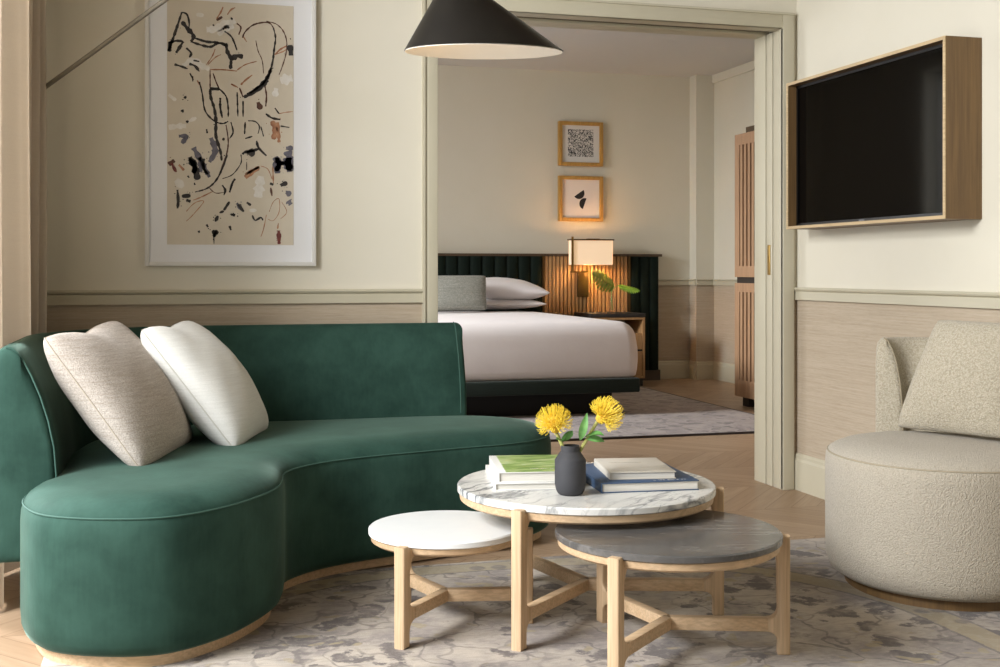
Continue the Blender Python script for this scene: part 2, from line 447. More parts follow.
M_quartz = plain('white_quartz', '#e9ebe9', '#e5e7e6', 0.3, 20)
M_black_metal = plain('black_lamp_metal', '#191714', '#1d1b17', 0.38, 10)
M_rod = plain('steel_rod', '#7d786c', None, 0.35, metal=0.4)
M_shade_in = plain('lamp_inside_white', '#efe6d8', None, 0.6)
M_curtain = weave('sand_curtain', '#dad0c2', '#e2d8ca', 500, 0.2, 0.15)
M_frame_white = plain('white_frame', '#dcdad4', None, 0.45)
M_mat = plain('mat_board', '#e2e2e2', None, 0.7)
M_screen = plain('black_screen', '#020202', None, 0.06, Specular_IOR_Level=0.15)
M_bezel = plain('black_bezel', '#0a0a0a', None, 0.35)
M_brass = plain('brass', '#a98a4e', None, 0.35, metal=0.9)
M_bronze = plain('bronze', '#6b5433', None, 0.4, metal=0.8)
M_vase = plain('charcoal_ceramic', '#3a3a3d', '#333336', 0.75, 14, bump=0.1, bscale=200, bdist=0.001)
M_paper = plain('page_block', '#dedad0', '#cfcac0', 0.8, 4, (1, 1, 120))
M_dark_leather = plain('dark_green_leather', '#142019', '#101a15', 0.75, 12, Specular_IOR_Level=0.15)
M_linen = plain('bed_linen', '#e6e1e0', '#e2dcdb', 0.85, 6, bump=0.08, bscale=18, bdist=0.01, Sheen_Weight=0.1)
M_platform = weave('dark_green_upholstery', '#242c28', '#2b342f', 500, 0.2, 0.2)
M_black = plain('black_base', '#0d0d0e', None, 0.7)
M_slat = wood('warm_slat_oak', '#c39a6a', '#ad8357', 2, 0.55)
M_slat_gap = plain('slat_backing', '#543b25', None, 0.8)
M_ward = wood('rosy_oak', '#b4906f', '#a27e60', 2, 0.55)
M_ward_dark = plain('wardrobe_dark', '#2e241c', None, 0.7)
M_green_leaf = plain('leaf_green', '#5a8a2a', '#88ac3c', 0.5, 25, Subsurface_Weight=0.0)
M_leaf2 = plain('protea_leaf', '#4f8a45', '#76a75c', 0.55, 30)
M_stem = plain('pale_stem', '#b9b56c', '#9aa353', 0.6, 30)
M_yellow = plain('yellow_styles', '#fbe458', '#f0cf3c', 0.55, 60)
M_yellow_core = plain('flower_core', '#c79a2c', '#d9b53a', 0.8, 60)
M_glass = NT('clear_glass').set(Base_Color=(1, 1, 1, 1), Roughness=0.02, Transmission_Weight=1.0, IOR=1.3).m
M_nsdark = plain('nightstand_dark_top', '#2f2b29', None, 0.5)
M_winglass = NT('window_glass').set(Base_Color=(1, 1, 1, 1), Roughness=0.0, Transmission_Weight=1.0, IOR=1.0, Specular_IOR_Level=0.0).m

# ------------------------------------------------------------------ the shell
XL, XR, YF, YD, YD2, XB, YB, ZC = -0.75, 2.91, -3.6, 5.08, 5.335, 5.09, 10.6, 2.95
RA, RB = 0.912, 0.972                     # chair rail bottom and top
struct('floor', box(XL - 0.3, XB + 0.3, YF - 0.3, YB + 0.3, -0.12, 0), M_floor, smooth=0)
struct('ceiling', join(box(XL - 0.3, XB + 0.3, YD2, YB + 0.3, ZC, ZC + 0.12), box(XL - 0.3, XB + 0.3, YF - 0.3, YD2, ZC, ZC + 0.12)), [M_ceil, M_ceil2], smooth=0, mi=[0] * 6 + [1] * 6)
def two_tone(name, boxes, upper=None, lower=None):
    """wall of boxes: grasscloth up to the rail, paint above"""
    gs, mi = [], []
    for x0, x1, y0, y1, z0, z1 in boxes:
        if z0 < 0.94 < z1:
            gs += [box(x0, x1, y0, y1, z0, 0.94), box(x0, x1, y0, y1, 0.94, z1)]; mi += [1] * 6 + [0] * 6
        else:
            gs.append(box(x0, x1, y0, y1, z0, z1)); mi += [1 if z1 <= 0.94 else 0] * 6
    return struct(name, join(*gs), [upper or M_wall, lower or M_grass], smooth=0, mi=mi)
DX0, DX1, DZ = 1.135, 2.825, 2.213        # clear opening between the rooms
two_tone('wall_between_rooms', [(XL, DX0 - 0.02, YD, YD2, 0, ZC), (DX1 + 0.02, XB, YD, YD2, 0, ZC), (DX0 - 0.02, DX1 + 0.02, YD, YD2, DZ + 0.02, ZC)])
two_tone('wall_right', [(XR, XR + 0.2, YF, YD, 0, ZC)])
two_tone('wall_front', [(XL, XR + 0.2, YF - 0.2, YF, 0, ZC)], M_panel, M_panel)
LW = (1.0, 4.3, 0.06, 2.88); BW = (6.9, 8.9, 0.45, 2.80)     # window openings: y0, y1, z0, z1
def left_wall(name, y0, y1, wn):
    a, b, c, d = wn
    two_tone(name, [(XL - 0.22, XL, y0, a, 0, ZC), (XL - 0.22, XL, b, y1, 0, ZC), (XL - 0.22, XL, a, b, 0, c), (XL - 0.22, XL, a, b, d, ZC)])
left_wall('wall_left', YF - 0.2, YD2, LW)
left_wall('wall_bedroom_left', YD2, YB + 0.2, BW)
two_tone('wall_bedroom_back', [(XL, XB + 0.2, YB, YB + 0.2, 0, ZC)])
two_tone('wall_bedroom_right', [(XB, XB + 0.2, YD2, YB, 0, ZC)])
two_tone('wall_chase', [(4.90, XB, 10.45, YB, 0, ZC)])
for i, (a, b, c, d) in enumerate((LW, BW)):
    x0, x1 = XL - 0.20, XL - 0.14
    fr = [box(x0, x1, a, a + 0.06, c, d), box(x0, x1, b - 0.06, b, c, d), box(x0, x1, a + 0.06, b - 0.06, c, c + 0.06), box(x0, x1, a + 0.06, b - 0.06, d - 0.06, d),
          box(x0, x1, (a + b) / 2 - 0.03, (a + b) / 2 + 0.03, c + 0.06, d - 0.06)]
    wo = struct('window_%d' % (i + 1), join(*fr), M_frame_white, smooth=0)
    struct('window_sill', rbox(XL - 0.138, XL + 0.03, a + 0.004, b - 0.004, c - 0.03, c + 0.006, 0.004), M_trim, wo)

# chair rails: flat band with a stepped cap; baseboards: tall board with a bead
def along(x0, y0, x1, y1, prof):
    """profile (depth, z) run from point to point, depth to the right of travel"""
    d = Vector((x1 - x0, y1 - y0)).normalized(); n = len(prof); V = []
    for (px, py) in ((x0, y0), (x1, y1)): V += [(px + d.y * a, py - d.x * a, z) for a, z in prof]
    return V, [tuple(range(n)), tuple(reversed(range(n, 2*n)))] + [(i, (i+1) % n, (i+1) % n + n, i + n) for i in range(n)]
RAIL = [(0, RA), (0.016, RA), (0.016, 0.951), (0.013, 0.953), (0.022, 0.957), (0.026, 0.964), (0.022, RB), (0, RB)]
BASE = [(0, 0), (0.018, 0), (0.018, 0.14), (0.012, 0.152), (0.012, 0.165), (0.006, 0.175), (0, 0.175)]
runs = {'between_left': (XL, YD, DX0 - 0.058, YD), 'right': (XR, YD, XR, YF), 'bedroom_back': (XL, YB, 4.90, YB),
        'chase_front': (4.90, 10.45, XB, 10.45), 'chase_side': (4.90, YB, 4.90, 10.45), 'bedroom_right': (XB, 10.45, XB, YD2)}
for i, (k, r) in enumerate(runs.items()):
    struct('trim_%d' % (i + 1), along(*r, RAIL), M_trim, smooth=0)
    struct('baseboard_' + k, along(*r, BASE), M_trim, smooth=0)
struct('trim_8', along(XB, 10.45, XB, YD2, [(0, 2.87), (0.02, 2.87), (0.02, ZC), (0, ZC)]), M_wall, smooth=0)

# the wide pocket-door opening: casing, grooved jambs, brass edge pull
CW = 0.062
cas = join(*[rbox(a, b, YD - 0.022, YD, 0, DZ + 0.068, 0.004) for a, b in ((DX0 - CW, DX0), (DX1, DX1 + CW))],
           rbox(DX0, DX1, YD - 0.022, YD, DZ, DZ + 0.068, 0.004),
           box(DX0 - CW - 0.006, DX0 - CW + 0.004, YD - 0.030, YD, 0, DZ + 0.074), 
           box(DX0 - CW - 0.006, DX1 + CW, YD - 0.030, YD, DZ + 0.064, DZ + 0.074))
door = struct('door_1', cas, M_trim)
strips = [(YD - 0.02, 5.155), (5.166, 5.222), (5.233, YD2 + 0.012)]
struct('jamb', join(*[rbox(DX1, DX1 + 0.02, a, b, 0, DZ, 0.003) for a, b in strips],
                    *[rbox(DX0 - 0.02, DX0, a, b, 0, DZ, 0.003) for a, b in strips],
                    *[rbox(DX0 - 0.02, DX1 + 0.02, a, b, DZ, DZ + 0.02, 0.003) for a, b in (strips[0], strips[2])]), M_trim, door)
struct('groove', join(box(DX1 + 0.014, DX1 + 0.02, YD, YD2, 0, DZ + 0.01), box(DX0 - 0.02, DX0 - 0.014, YD, YD2, 0, DZ + 0.01), box(DX0, DX1, YD + .06, YD2 - .06, DZ + 0.012, DZ + 0.02)), M_trim_dark, door, smooth=0)
struct('edge_pull', join(rbox(DX1 - 0.004, DX1 + 0.002, 5.180, 5.208, 1.03, 1.178, 0.003), box(DX1 - 0.007, DX1, 5.188, 5.200, 1.09, 1.12)), M_brass, door)

# ------------------------------------------------------------------ rugs
o = mk('area_rug', rbox(-0.33, 2.78, 0.95, 4.10, 0, 0.005, 0.002), M_rug, loc=(0, 0, 0)); tag(o, 'large faded oriental rug in beige and lilac grey under the coffee tables', 'rug')
o = mk('bedroom_rug', rbox(0.95, 4.06, 6.89, 9.92, 0, 0.014, 0.005), M_rug2, loc=(0, 0, 0)); mk('edge_shade', join(*[box(a, b, c, d, 0, .0138) for a, b, c, d in ((.93, 4.07, 6.878, 6.894), (.93, 4.07, 9.916, 9.93), (.93, .952, 6.894, 9.916), (4.056, 4.072, 6.894, 9.916))]), plain('rug_edge_shade', '#3a3331', None, .9), o, smooth=0); tag(o, 'grey lilac distressed rug on the bedroom floor under the bed', 'rug')  # dark strips paint the shadow line along the rug's edges
RZ = 0.005

# ------------------------------------------------------------------ sofa
SEAT = [(-.405, 3.62), (-.39, 3.46), (-.32, 3.315), (-.165, 3.225), (0, 3.21), (.155, 3.312), (.268, 3.465), (.322, 3.585), (.343, 3.70), (.357, 3.80), (.405, 3.895), (.50, 3.985), (.65, 4.06), (.86, 4.125),
        (1.03, 4.175), (1.2, 4.215), (1.34, 4.285), (1.44, 4.40), (1.465, 4.54), (1.42, 4.69), (1.27, 4.82), (1.05, 4.865), (.6, 4.865), (.2, 4.86), (-.08, 4.78), (-.27, 4.58), (-.34, 4.33), (-.345, 4.05), (-.36, 3.82)]
sofa = thing('curved_sofa', (0.4, 4.2, 0.0), 'kidney-shaped dark green velvet sofa with low curved back and oak plinth', 'sofa')
mk('plinth', loft_outline(SEAT, [(.04, RZ), (.04, .055)]), M_oakx, sofa)
mk('seat', loft_outline(SEAT, [(.05, .034), (.028, .037), (.011, .050), (.003, .07), (0, .11), (0, .25), (0, .35), (.002, .380), (.008, .402), (.020, .420), (.045, .436), (.08, .446), (.12, .452), (.16, .454)]), M_velvet, sofa, smooth=60)
mk('piping', ring_tube(SEAT, 0.007, .403, .0028), M_pipe, sofa)
pth = [(-.40, 3.68), (-.40, 3.80), (-.40, 3.95), (-.40, 4.10), (-.40, 4.22)]
for a in range(0, 91, 9):
    a = math.radians(180 - a); pth.append((.165 + .565 * math.cos(a), 4.35 + .565 * math.sin(a)))
pth += [(.3, 4.915), (.5, 4.915), (.7, 4.915), (.9, 4.915), (1.05, 4.915), (1.12, 4.915), (1.215, 4.915)]
BSEC = [(.06, .205), (.073, .235), (.076, .35), (.077, .45), (.071, .53), (.055, .61), (.034, .68), (.008, .745), (-.012, .785), (-.030, .811), (-.045, .824), (-.060, .827), (-.078, .825), (-.091, .812), (-.098, .785), (-.10, .70), (-.10, .5), (-.10, .26), (-.094, .215), (-.08, .198), (.04, .198)]
mk('backrest', sweep(pth, BSEC, 0.022), M_velvet, sofa, smooth=60)
def back_seam(x, y, d, rng):                        # welt where the end panel meets the inner face
    return tube([(x + d[1] * a, y - d[0] * a, z) for a, z in rng], .003, 6)
mk('back_piping', back_seam(-.40, 3.690, (0, 1), BSEC[1:12]), M_pipe, sofa)
mk('back_piping', back_seam(1.185, 4.915, (1, 0), BSEC[3:12]), M_pipe, sofa)

def cushion(name, corners, T, m, mp, label, group=None, **kw):
    c = sum((Vector(p) for p in corners), Vector()) / 4; lo = min(p[2] for p in corners)
    t = thing(name, (c.x, c.y, lo), label, 'cushion', group)
    g, rim = pillow(*corners, T, **kw)
    mk('cover', g, m, t, smooth=80)
    if mp: mk('piping', tube(rim, 0.0026, 6, True), mp, t)
    return t
cushion('throw_cushion', [(-.084, 3.755, .434), (.077, 4.325, .440), (-.19, 4.30, .880), (-.368, 3.735, .856)], .11, M_weave, M_weavep,
        'beige woven square cushion leaning at the left end of the green sofa', seed=3, pinch=.03, pw=.40, dip=.09, dents=((.1, 1.0, .5, .3),))
cushion('throw_cushion', [(.214, 4.105, .434), (.360, 4.575, .440), (.055, 4.58, .862), (-.098, 4.12, .858)], .115, M_white_fab, M_white_pipe,
        'plain white square cushion beside the beige one on the green sofa', seed=5, pinch=.03, pw=.40, dip=.08, dents=((-.1, 1.0, .5, .3),))

# ------------------------------------------------------------------ nesting tables
def leg_geo(R, ztop, zs):
    """radial board leg in the (x, z) plane: bracket at the top, flared where the stretcher joins"""
    a, b = R - .016, R + .017; p = [(b, RZ), (b, ztop + .010), (R - .010, ztop + .010), (R - .010, ztop), (a - .045, ztop), (a - .045, ztop - .016)]
    for k in range(1, 7):
        t = math.radians(90 * k / 6); p.append((a - .045 + .043 * math.sin(t), ztop - .016 - .05 * (1 - math.cos(t))))
    zt, zb = zs + .018, zs - .018
    for k in range(0, 6):
        t = math.radians(90 * k / 5); p.append((a - .028 * (1 - math.cos(t)), zt + .028 * (1 - math.sin(t))))
    for k in range(0, 6):
        t = math.radians(90 * k / 5); p.append((a - .028 * (1 - math.sin(t)), zb - .028 * (1 - math.cos(t))))
    p.append((a, RZ))
    return prism(p, -.017, .017, .009, 3)
def table(name, cx, cy, R, zt, slab, rim, zs, angs, ms, label, group, off=.010):
    t = thing(name, (cx, cy, RZ), label, 'table', group)
    zb = zt - slab
    mk('tabletop', lathe([(0.001, zb), (R - .004, zb), (R, zb + .003), (R, zt - .004), (R - .004, zt), (0.001, zt)], cx, cy, 96), ms, t, smooth=40)
    mk('apron', lathe([(R - .09, zb - rim), (R - .016, zb - rim), (R - .008, zb - rim + .006), (R - .006, zb - .001), (R - .09, zb - .001)], cx, cy, 96, False), M_oakbent, t, smooth=40)
    g = leg_geo(R + off, zb - .001, zs)
    # the board is notched around the slab: it stops under it on the inside
    for a in angs: mk('leg', rotz(g, math.radians(a), (cx, cy, 0)), M_oak, t, smooth=40)
    arms = [rotz(rbox(-.004, R - .03, -.015, .015, zs - .018, zs + .018, .004), math.radians(a), (cx, cy, 0)) for a in angs]
    mk('stretcher', join(*arms), M_oakx, t, smooth=30)
    return t
ANG = (222, 342, 102)
GT = 'nesting coffee tables'
table('coffee_table', 1.222, 3.390, .392, .404, .022, .026, .095, (223, 343, 103), M_marble, 'tallest round coffee table with white marble top holding the vase and books', GT)
table('coffee_table', 1.316, 2.990, .309, .340, .020, .024, .085, (222, 341, 103), M_stone, 'round coffee table with dark grey stone top on oak legs', GT, .005)
table('coffee_table', .783, 3.398, .225, .297, .020, .022, .092, (228, 348, 108), M_quartz, 'smallest low round table with plain white top on oak legs', GT, .019)

# ------------------------------------------------------------------ things on the marble table
TZ = 0.404
def book(loc, ang, wd, dp, th, mc, label, group, spine='left', extra=None, cover_m2=None):
    """cover boards with a page block inset at three sides; local x along the front edge, y to the back"""
    t = thing('book', (loc[0], loc[1], loc[2]), label, 'book', group); c = (loc[0], loc[1], loc[2]); a = math.radians(ang)
    b = .0028
    mk('cover', rotz(join(rbox(0, wd, 0, dp, 0, b, .0008), rbox(0, wd, 0, dp, th - b, th, .0008),
                          rbox(0, b, 0, dp, b, th - b, .0008) if spine == 'left' else rbox(0, wd, dp - b, dp, b, th - b, .0008)), a, c), mc, t)
    mk('pages', rotz(box(.004, wd - .004, .004, dp - .004, b, th - b), a, c), M_paper, t, smooth=0)
    if extra:
        for nm, g, m in extra: mk(nm, rotz(g, a, c), m, t, smooth=0)
    return t
M_bk_white = plain('white_cover', '#dcdbd6', '#d5d4ce', 0.5)
M_bk_cream = plain('cream_cover', '#d2ccc0', '#cbc5b8', 0.6)
M_bk_blue = plain('navy_cover', '#3f5674', '#384e6b', 0.5)
t = NT('green_photo_cover'); f, _ = t.noise(t.co((4, 14, 4)), 2.0, 5, 0.6, 1.2)
t.set(Base_Color=t.ramp(f, [(0.3, lin('#4f7430')), (0.45, lin('#7f9f4a')), (0.56, lin('#a9bd78')), (0.7, lin('#c9d2b2'))]), Roughness=0.35); M_bk_green = t.m
def txt(x0, y, z, n, s, seed, gap=0.0015):
    r = random.Random(seed); g = []; x = x0
    for i in range(n):
        w_ = s * r.uniform(.5, .9)
        if r.random() < .85: g.append(box(x, x + w_ * .35, y, y + s, z, z + .0004)); g.append(box(x, x + w_, y + (s * .8 if r.random() < .5 else 0), y + s * (1 if r.random() < .5 else .2), z, z + .0004))
        x += w_ + gap
    return join(*g)
BG1 = 'books left of the vase'; BG2 = 'books right of the vase'
book((.921, 3.335, TZ), -10, .25, .34, .021, M_bk_white, 'white book lying under the green one on the marble table', BG1)
book((.934, 3.345, TZ + .0212), -10, .235, .32, .030, M_bk_white, 'green photo-covered book lying left of the black vase', BG1,
     extra=[('cover_picture', box(.022, .240, .002, .318, .0301, .0305), M_bk_green), ('cover_title', txt(.10, .05, .0307, 12, .007, 3), M_bk_white)])
book((1.207, 3.212, TZ), -5, .298, .350, .029, M_bk_blue, 'large navy blue book lying under the cream one right of the vase', BG2, 'left',
     extra=[('cover_title', txt(.165, .018, .0291, 14, .008, 5), M_bk_white)])
book((1.250, 3.258, TZ + .0292), -10, .200, .262, .022, M_bk_cream, 'small cream book lying on top of the navy blue book', BG2, 'left',
     extra=[('cover_title', txt(.03, .17, .0221, 18, .007, 9), plain('cream_lettering', '#bdb6a8', None, 0.6))])

VX, VY = 1.115, 3.224
mk_v = lathe([(r_ * .95, TZ + (z_ - TZ) * .94) for r_, z_ in [(.001, TZ), (.032, TZ), (.038, TZ + .004), (.044, TZ + .016), (.0475, TZ + .034), (.0475, TZ + .106), (.0445, TZ + .111), (.031, TZ + .131), (.0285, TZ + .133), (.0285, TZ + .149), (.027, TZ + .151), (.024, TZ + .149), (.024, TZ + .12), (.03, TZ + .10), (.03, TZ + .03), (.001, TZ + .03)]], VX, VY, 56)
o = mk('vase', mk_v, M_vase, loc=(VX, VY, TZ), smooth=35); tag(o, 'matte charcoal bottle vase holding two yellow flowers on the marble table', 'vase')

def leaf_geo(base, tip, wid, nrm, curl=.15, n=10, notch=0):
    base, tip, nrm = Vector(base), Vector(tip), Vector(nrm).normalized(); d = tip - base; s = d.cross(nrm).normalized(); V, F = [], []
    for i in range(n + 1):
        u = i / n; c = base + d * u + nrm * (curl * d.length * math.sin(u * math.pi)); w_ = wid * (math.sin(math.pi * min(1, u * .97 + .015)) ** .8) * (1.15 - .5 * u)
        for j, k in enumerate((-1, -.5, 0, .5, 1)):
            V.append(tuple(c + s * (w_ * k) + nrm * (abs(k) * w_ * .35)))
    for i in range(n):
        for j in range(4): F.append((i*5+j, i*5+j+1, i*5+6+j, i*5+5+j))
    m = len(V); V2 = [tuple(Vector(p) - nrm * .0012) for p in V]
    return V + V2, F + [tuple(k + m for k in reversed(q)) for q in F]
def protea(root, head, axis, R, label, leaves, seed):
    r = random.Random(seed); head, axis = Vector(head), Vector(axis).normalized()
    t = thing('protea_stem', root, label, 'flower', 'yellow flowers in the vase')
    mid = Vector(root).lerp(head, .5) + Vector((.004, .0, .0)); base = head - axis * R * .75
    mk('stem', tube(spline([root, tuple(Vector(root).lerp(base, .5) + Vector((.003, 0, .004))), tuple(base)], 10), [.0052] * 11, 8), M_stem, t)
    ux = axis.orthogonal().normalized(); uy = axis.cross(ux)
    V0 = []; g = []
    core = lathe([(.001, -.75), (.25, -.68), (.42, -.4), (.5, 0), (.42, .35), (.2, .52), (.001, .55)], 0, 0, 16)
    M = Matrix((( *[ux[i] for i in (0,)], uy[0], axis[0], head[0]), (ux[1], uy[1], axis[1], head[1]), (ux[2], uy[2], axis[2], head[2]), (0, 0, 0, 1)))
    mk('flower_core', xform((([(x*R, y*R, z*R) for x, y, z in core[0]]), core[1]), M), M_yellow_core, t)
    for i in range(420):
        ph = r.uniform(0, 6.283); th_ = math.acos(1 - 1.5 * ((i + .5) / 420))
        d0 = ux * math.cos(ph) * math.sin(th_) + uy * math.sin(ph) * math.sin(th_) + axis * math.cos(th_)
        rr = R * r.uniform(.92, 1.1)
        p0 = head - axis * R * .35 + d0 * R * .22
        side = (ux * math.cos(ph) + uy * math.sin(ph))
        p1 = head + (d0 * .80 + side * .16 * math.sin(th_)) * R * .75
        p2 = head + d0 * rr
        p3 = head + (d0 + axis * .12 - side * .04).normalized() * rr * 1.20
        g.append(tube(spline([p0, p1, p2, p3], 5), [.0007, .0007, .0007, .0006, .0006, .0010], 4))
    o = mk('flower_head', join(*g), M_yellow, t); 
    for (b, tip, wd, nr) in leaves: mk('leaf', leaf_geo(b, tip, wd, nr), M_leaf2, t, smooth=80)
    return t
protea((1.105, 3.227, .495), (1.070, 3.236, .612), (-.25, -.12, 1), .043, 'yellow pincushion flower leaning left in the black vase',
       [((1.095, 3.231, .556), (1.113, 3.20, .592), .010, (.3, -1, .2)), ((1.095, 3.231, .553), (1.066, 3.208, .568), .009, (-.3, -.6, .7)), ((1.091, 3.231, .560), (1.122, 3.236, .586), .009, (0, -1, .3))], 4)
protea((1.124, 3.226, .495), (1.213, 3.196, .634), (.70, -.32, .66), .043, 'yellow pincushion flower leaning right in the black vase',
       [((1.142, 3.216, .560), (1.160, 3.206, .640), .013, (-.3, -1, .1)), ((1.155, 3.214, .570), (1.202, 3.180, .577), .014, (.2, -.5, .8)), ((1.158, 3.214, .566), (1.212, 3.202, .556), .011, (.1, -.9, .4))], 9)

# ------------------------------------------------------------------ armchair
AX, AY = 2.462, 3.37
def oval(rx, ry0, ry1, n=28): return [(AX + rx * math.cos(2*math.pi*k/n), AY + (ry1 if math.sin(2*math.pi*k/n) > 0 else ry0) * math.sin(2*math.pi*k/n)) for k in range(n)]
ASEAT = oval(.355, .365, .40)
ch = thing('barrel_armchair', (AX, AY, RZ), 'round cream boucle barrel armchair on oak plinth by the right wall', 'armchair')
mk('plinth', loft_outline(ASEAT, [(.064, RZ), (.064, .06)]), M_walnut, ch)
mk('seat', loft_outline(ASEAT, [(.075, .036), (.04, .040), (.016, .056), (.003, .088), (0, .15), (0, .30), (0, .40), (.003, .432), (.012, .447), (.03, .458), (.06, .470), (.11, .480), (.16, .484)]), M_boucle, ch, smooth=60)
mk('piping', ring_tube(ASEAT, .008, .441, .003), plain('boucle_piping', '#a59a84', None, .95), ch)
CSEC = [(.03, .33), (.047, .345), (.050, .45), (.048, .55), (.040, .64), (.024, .72), (.008, .765), (-.006, .790), (-.022, .802), (-.038, .801), (-.050, .788), (-.056, .76), (-.058, .70), (-.058, .5), (-.058, .36), (-.048, .335)]
cp = spline([(2.556, 3.798, 0), (2.615, 3.828, 0), (2.685, 3.81, 0), (2.775, 3.715, 0), (2.825, 3.58, 0), (2.840, 3.42, 0), (2.838, 3.25, 0), (2.815, 3.10, 0)], 30)
cp = even([Vector(p) for p in cp], 26)
mk('backrest', sweep([(p.x, p.y) for p in cp], CSEC, 0.02), M_boucle2, ch, smooth=60)
d0 = (cp[1] - cp[0]).normalized(); p0 = cp[0] + d0 * .008
mk('back_piping', tube([(p0.x + d0.y * a, p0.y - d0.x * a, z) for a, z in CSEC[1:9]], .003, 6), plain('boucle_welt', '#9a8f78', None, .95), ch)
cushion('chair_cushion', [(2.497, 3.664, .490), (2.66, 3.254, .494), (2.725, 3.215, .878), (2.575, 3.535, .884)], .085, M_boucle2, None,
        'square cream boucle cushion leaning on the armchair back', seed=8, pinch=.02, pw=.36, dents=((.1, -1, .5, .2),))

# ------------------------------------------------------------------ television in an oak box frame
TX0, TX1, TY0, TY1, TZ0, TZ1 = 2.749, XR - .001, 3.733, 4.893, 1.243, 1.918
tv = thing('wall_television', (TX1, (TY0 + TY1) / 2, TZ0), 'wall mounted black television set in a deep brown oak box frame', 'television')
k = .013
mk('box_frame', join(box(TX0 + .004, TX1, TY0, TY0 + k, TZ0, TZ1), box(TX0 + .004, TX1, TY1 - k, TY1, TZ0, TZ1), box(TX0 + .004, TX1, TY0 + k, TY1 - k, TZ1 - k, TZ1), box(TX0 + .004, TX1, TY0 + k, TY1 - k, TZ0, TZ0 + k)), M_walnut, tv, smooth=0)
mk('front_edge', join(box(TX0, TX0 + .004, TY0, TY0 + k, TZ0, TZ1), box(TX0, TX0 + .004, TY1 - k, TY1, TZ0, TZ1), box(TX0, TX0 + .004, TY0 + k, TY1 - k, TZ1 - k, TZ1), box(TX0, TX0 + .004, TY0 + k, TY1 - k, TZ0, TZ0 + k)), M_tvfront, tv, smooth=0)['label'] = 'oak front edge painted lighter as if lit'
mk('bezel', join(box(TX0 + .045, TX0 + .075, TY0 + k, TY1 - k, TZ0 + k, TZ0 + k + .014), box(TX0 + .045, TX0 + .075, TY0 + k, TY1 - k, TZ1 - k - .012, TZ1 - k), box(TX0 + .045, TX0 + .075, TY0 + k, TY0 + k + .012, TZ0 + k, TZ1 - k), box(TX0 + .045, TX0 + .075, TY1 - k - .012, TY1 - k, TZ0 + k, TZ1 - k)), M_bezel, tv, smooth=0)
mk('screen', box(TX0 + .050, TX0 + .075, TY0 + k + .011, TY1 - k - .011, TZ0 + k + .012, TZ1 - k - .011), M_screen, tv, smooth=0)
mk('badge', box(TX0 + .0435, TX0 + .0452, 4.325, 4.365, TZ0 + k + .004, TZ0 + k + .010), plain('grey_badge', '#77777a', None, .5), tv, smooth=0)

# ------------------------------------------------------------------ long-armed lamp: stands in the corner behind the curtain
lamp = thing('arc_floor_lamp', (-.60, 4.88, 0), 'floor lamp with long steel arm and black cone shade over the sofa', 'lamp')
mk('lamp_base', lathe([(.001, 0), (.12, 0), (.12, .018), (.11, .024), (.02, .028), (.001, .028)], -.60, 4.88, 40), M_black_metal, lamp)
J = (-.60, 4.88, 1.655)
mk('pole', tube([(-.60, 4.88, .02), (-.60, 4.88, 1.72)], .012, 12), M_rod, lamp)
E1 = (.415, 3.935, 2.275)
LX, LY, LZ = .924, 3.48, 1.722
apx = (LX - .085, LY + .024, LZ + .215)
mk('arm', join(tube([J, E1], .009, 12), tube([E1, (apx[0], apx[1], apx[2] + .05)], .009, 12)), M_rod, lamp)
mk('arm_joint', join(lathe([(.001, -.03), (.02, -.026), (.026, 0), (.02, .026), (.001, .03)], 0, 0, 16)), M_black_metal, lamp).location = Vector(E1) - lamp.location
def cone(r_in, dz, rtop):
    V, F = [], []; n = 72; m = 10
    for i in range(m + 1):
        u = i / m; cx_ = LX + (apx[0] - LX) * u; cy_ = LY + (apx[1] - LY) * u; r = (.243 - r_in) * (1 - u) + rtop * u; z = LZ + (apx[2] - LZ) * u - dz
        tilt = (1 - u)
        V += [(cx_ + r * math.cos(2*math.pi*k/n), cy_ + r * math.sin(2*math.pi*k/n), z - tilt * r * (math.sin(2*math.pi*k/n) * -.087 - math.cos(2*math.pi*k/n) * .02)) for k in range(n)]
    for i in range(m): F += [(i*n+k, i*n+(k+1) % n, (i+1)*n+(k+1) % n, (i+1)*n+k) for k in range(n)]
    F.append(tuple(m*n+k for k in range(n))); return V, F
mk('lamp_shade', cone(0, 0, .034), M_black_metal, lamp, smooth=50)
mk('shade_lining', cone(.002, .003, .031), M_shade_in, lamp, smooth=50)
mk('shade_cap', lathe([(.036, apx[2] - .012), (.034, apx[2] + .006), (.026, apx[2] + .018), (.014, apx[2] + .024), (.013, apx[2] + .05), (.001, apx[2] + .05)], apx[0], apx[1], 32), M_black_metal, lamp)
bx_, by_, bz_ = apx[0] + .02, apx[1], apx[2] - .06
mk('bulb', lathe([(.001, bz_ - .03), (.018, bz_ - .024), (.024, bz_ - .006), (.02, bz_ + .012), (.012, bz_ + .03), (.012, bz_ + .05), (.001, bz_ + .05)], bx_, by_, 20), emis('warm_bulb', '#ffc98a', 6.0), lamp)
point('bulb_light', (bx_, by_, bz_ - .04), 0.5, (1, .78, .52), .025)

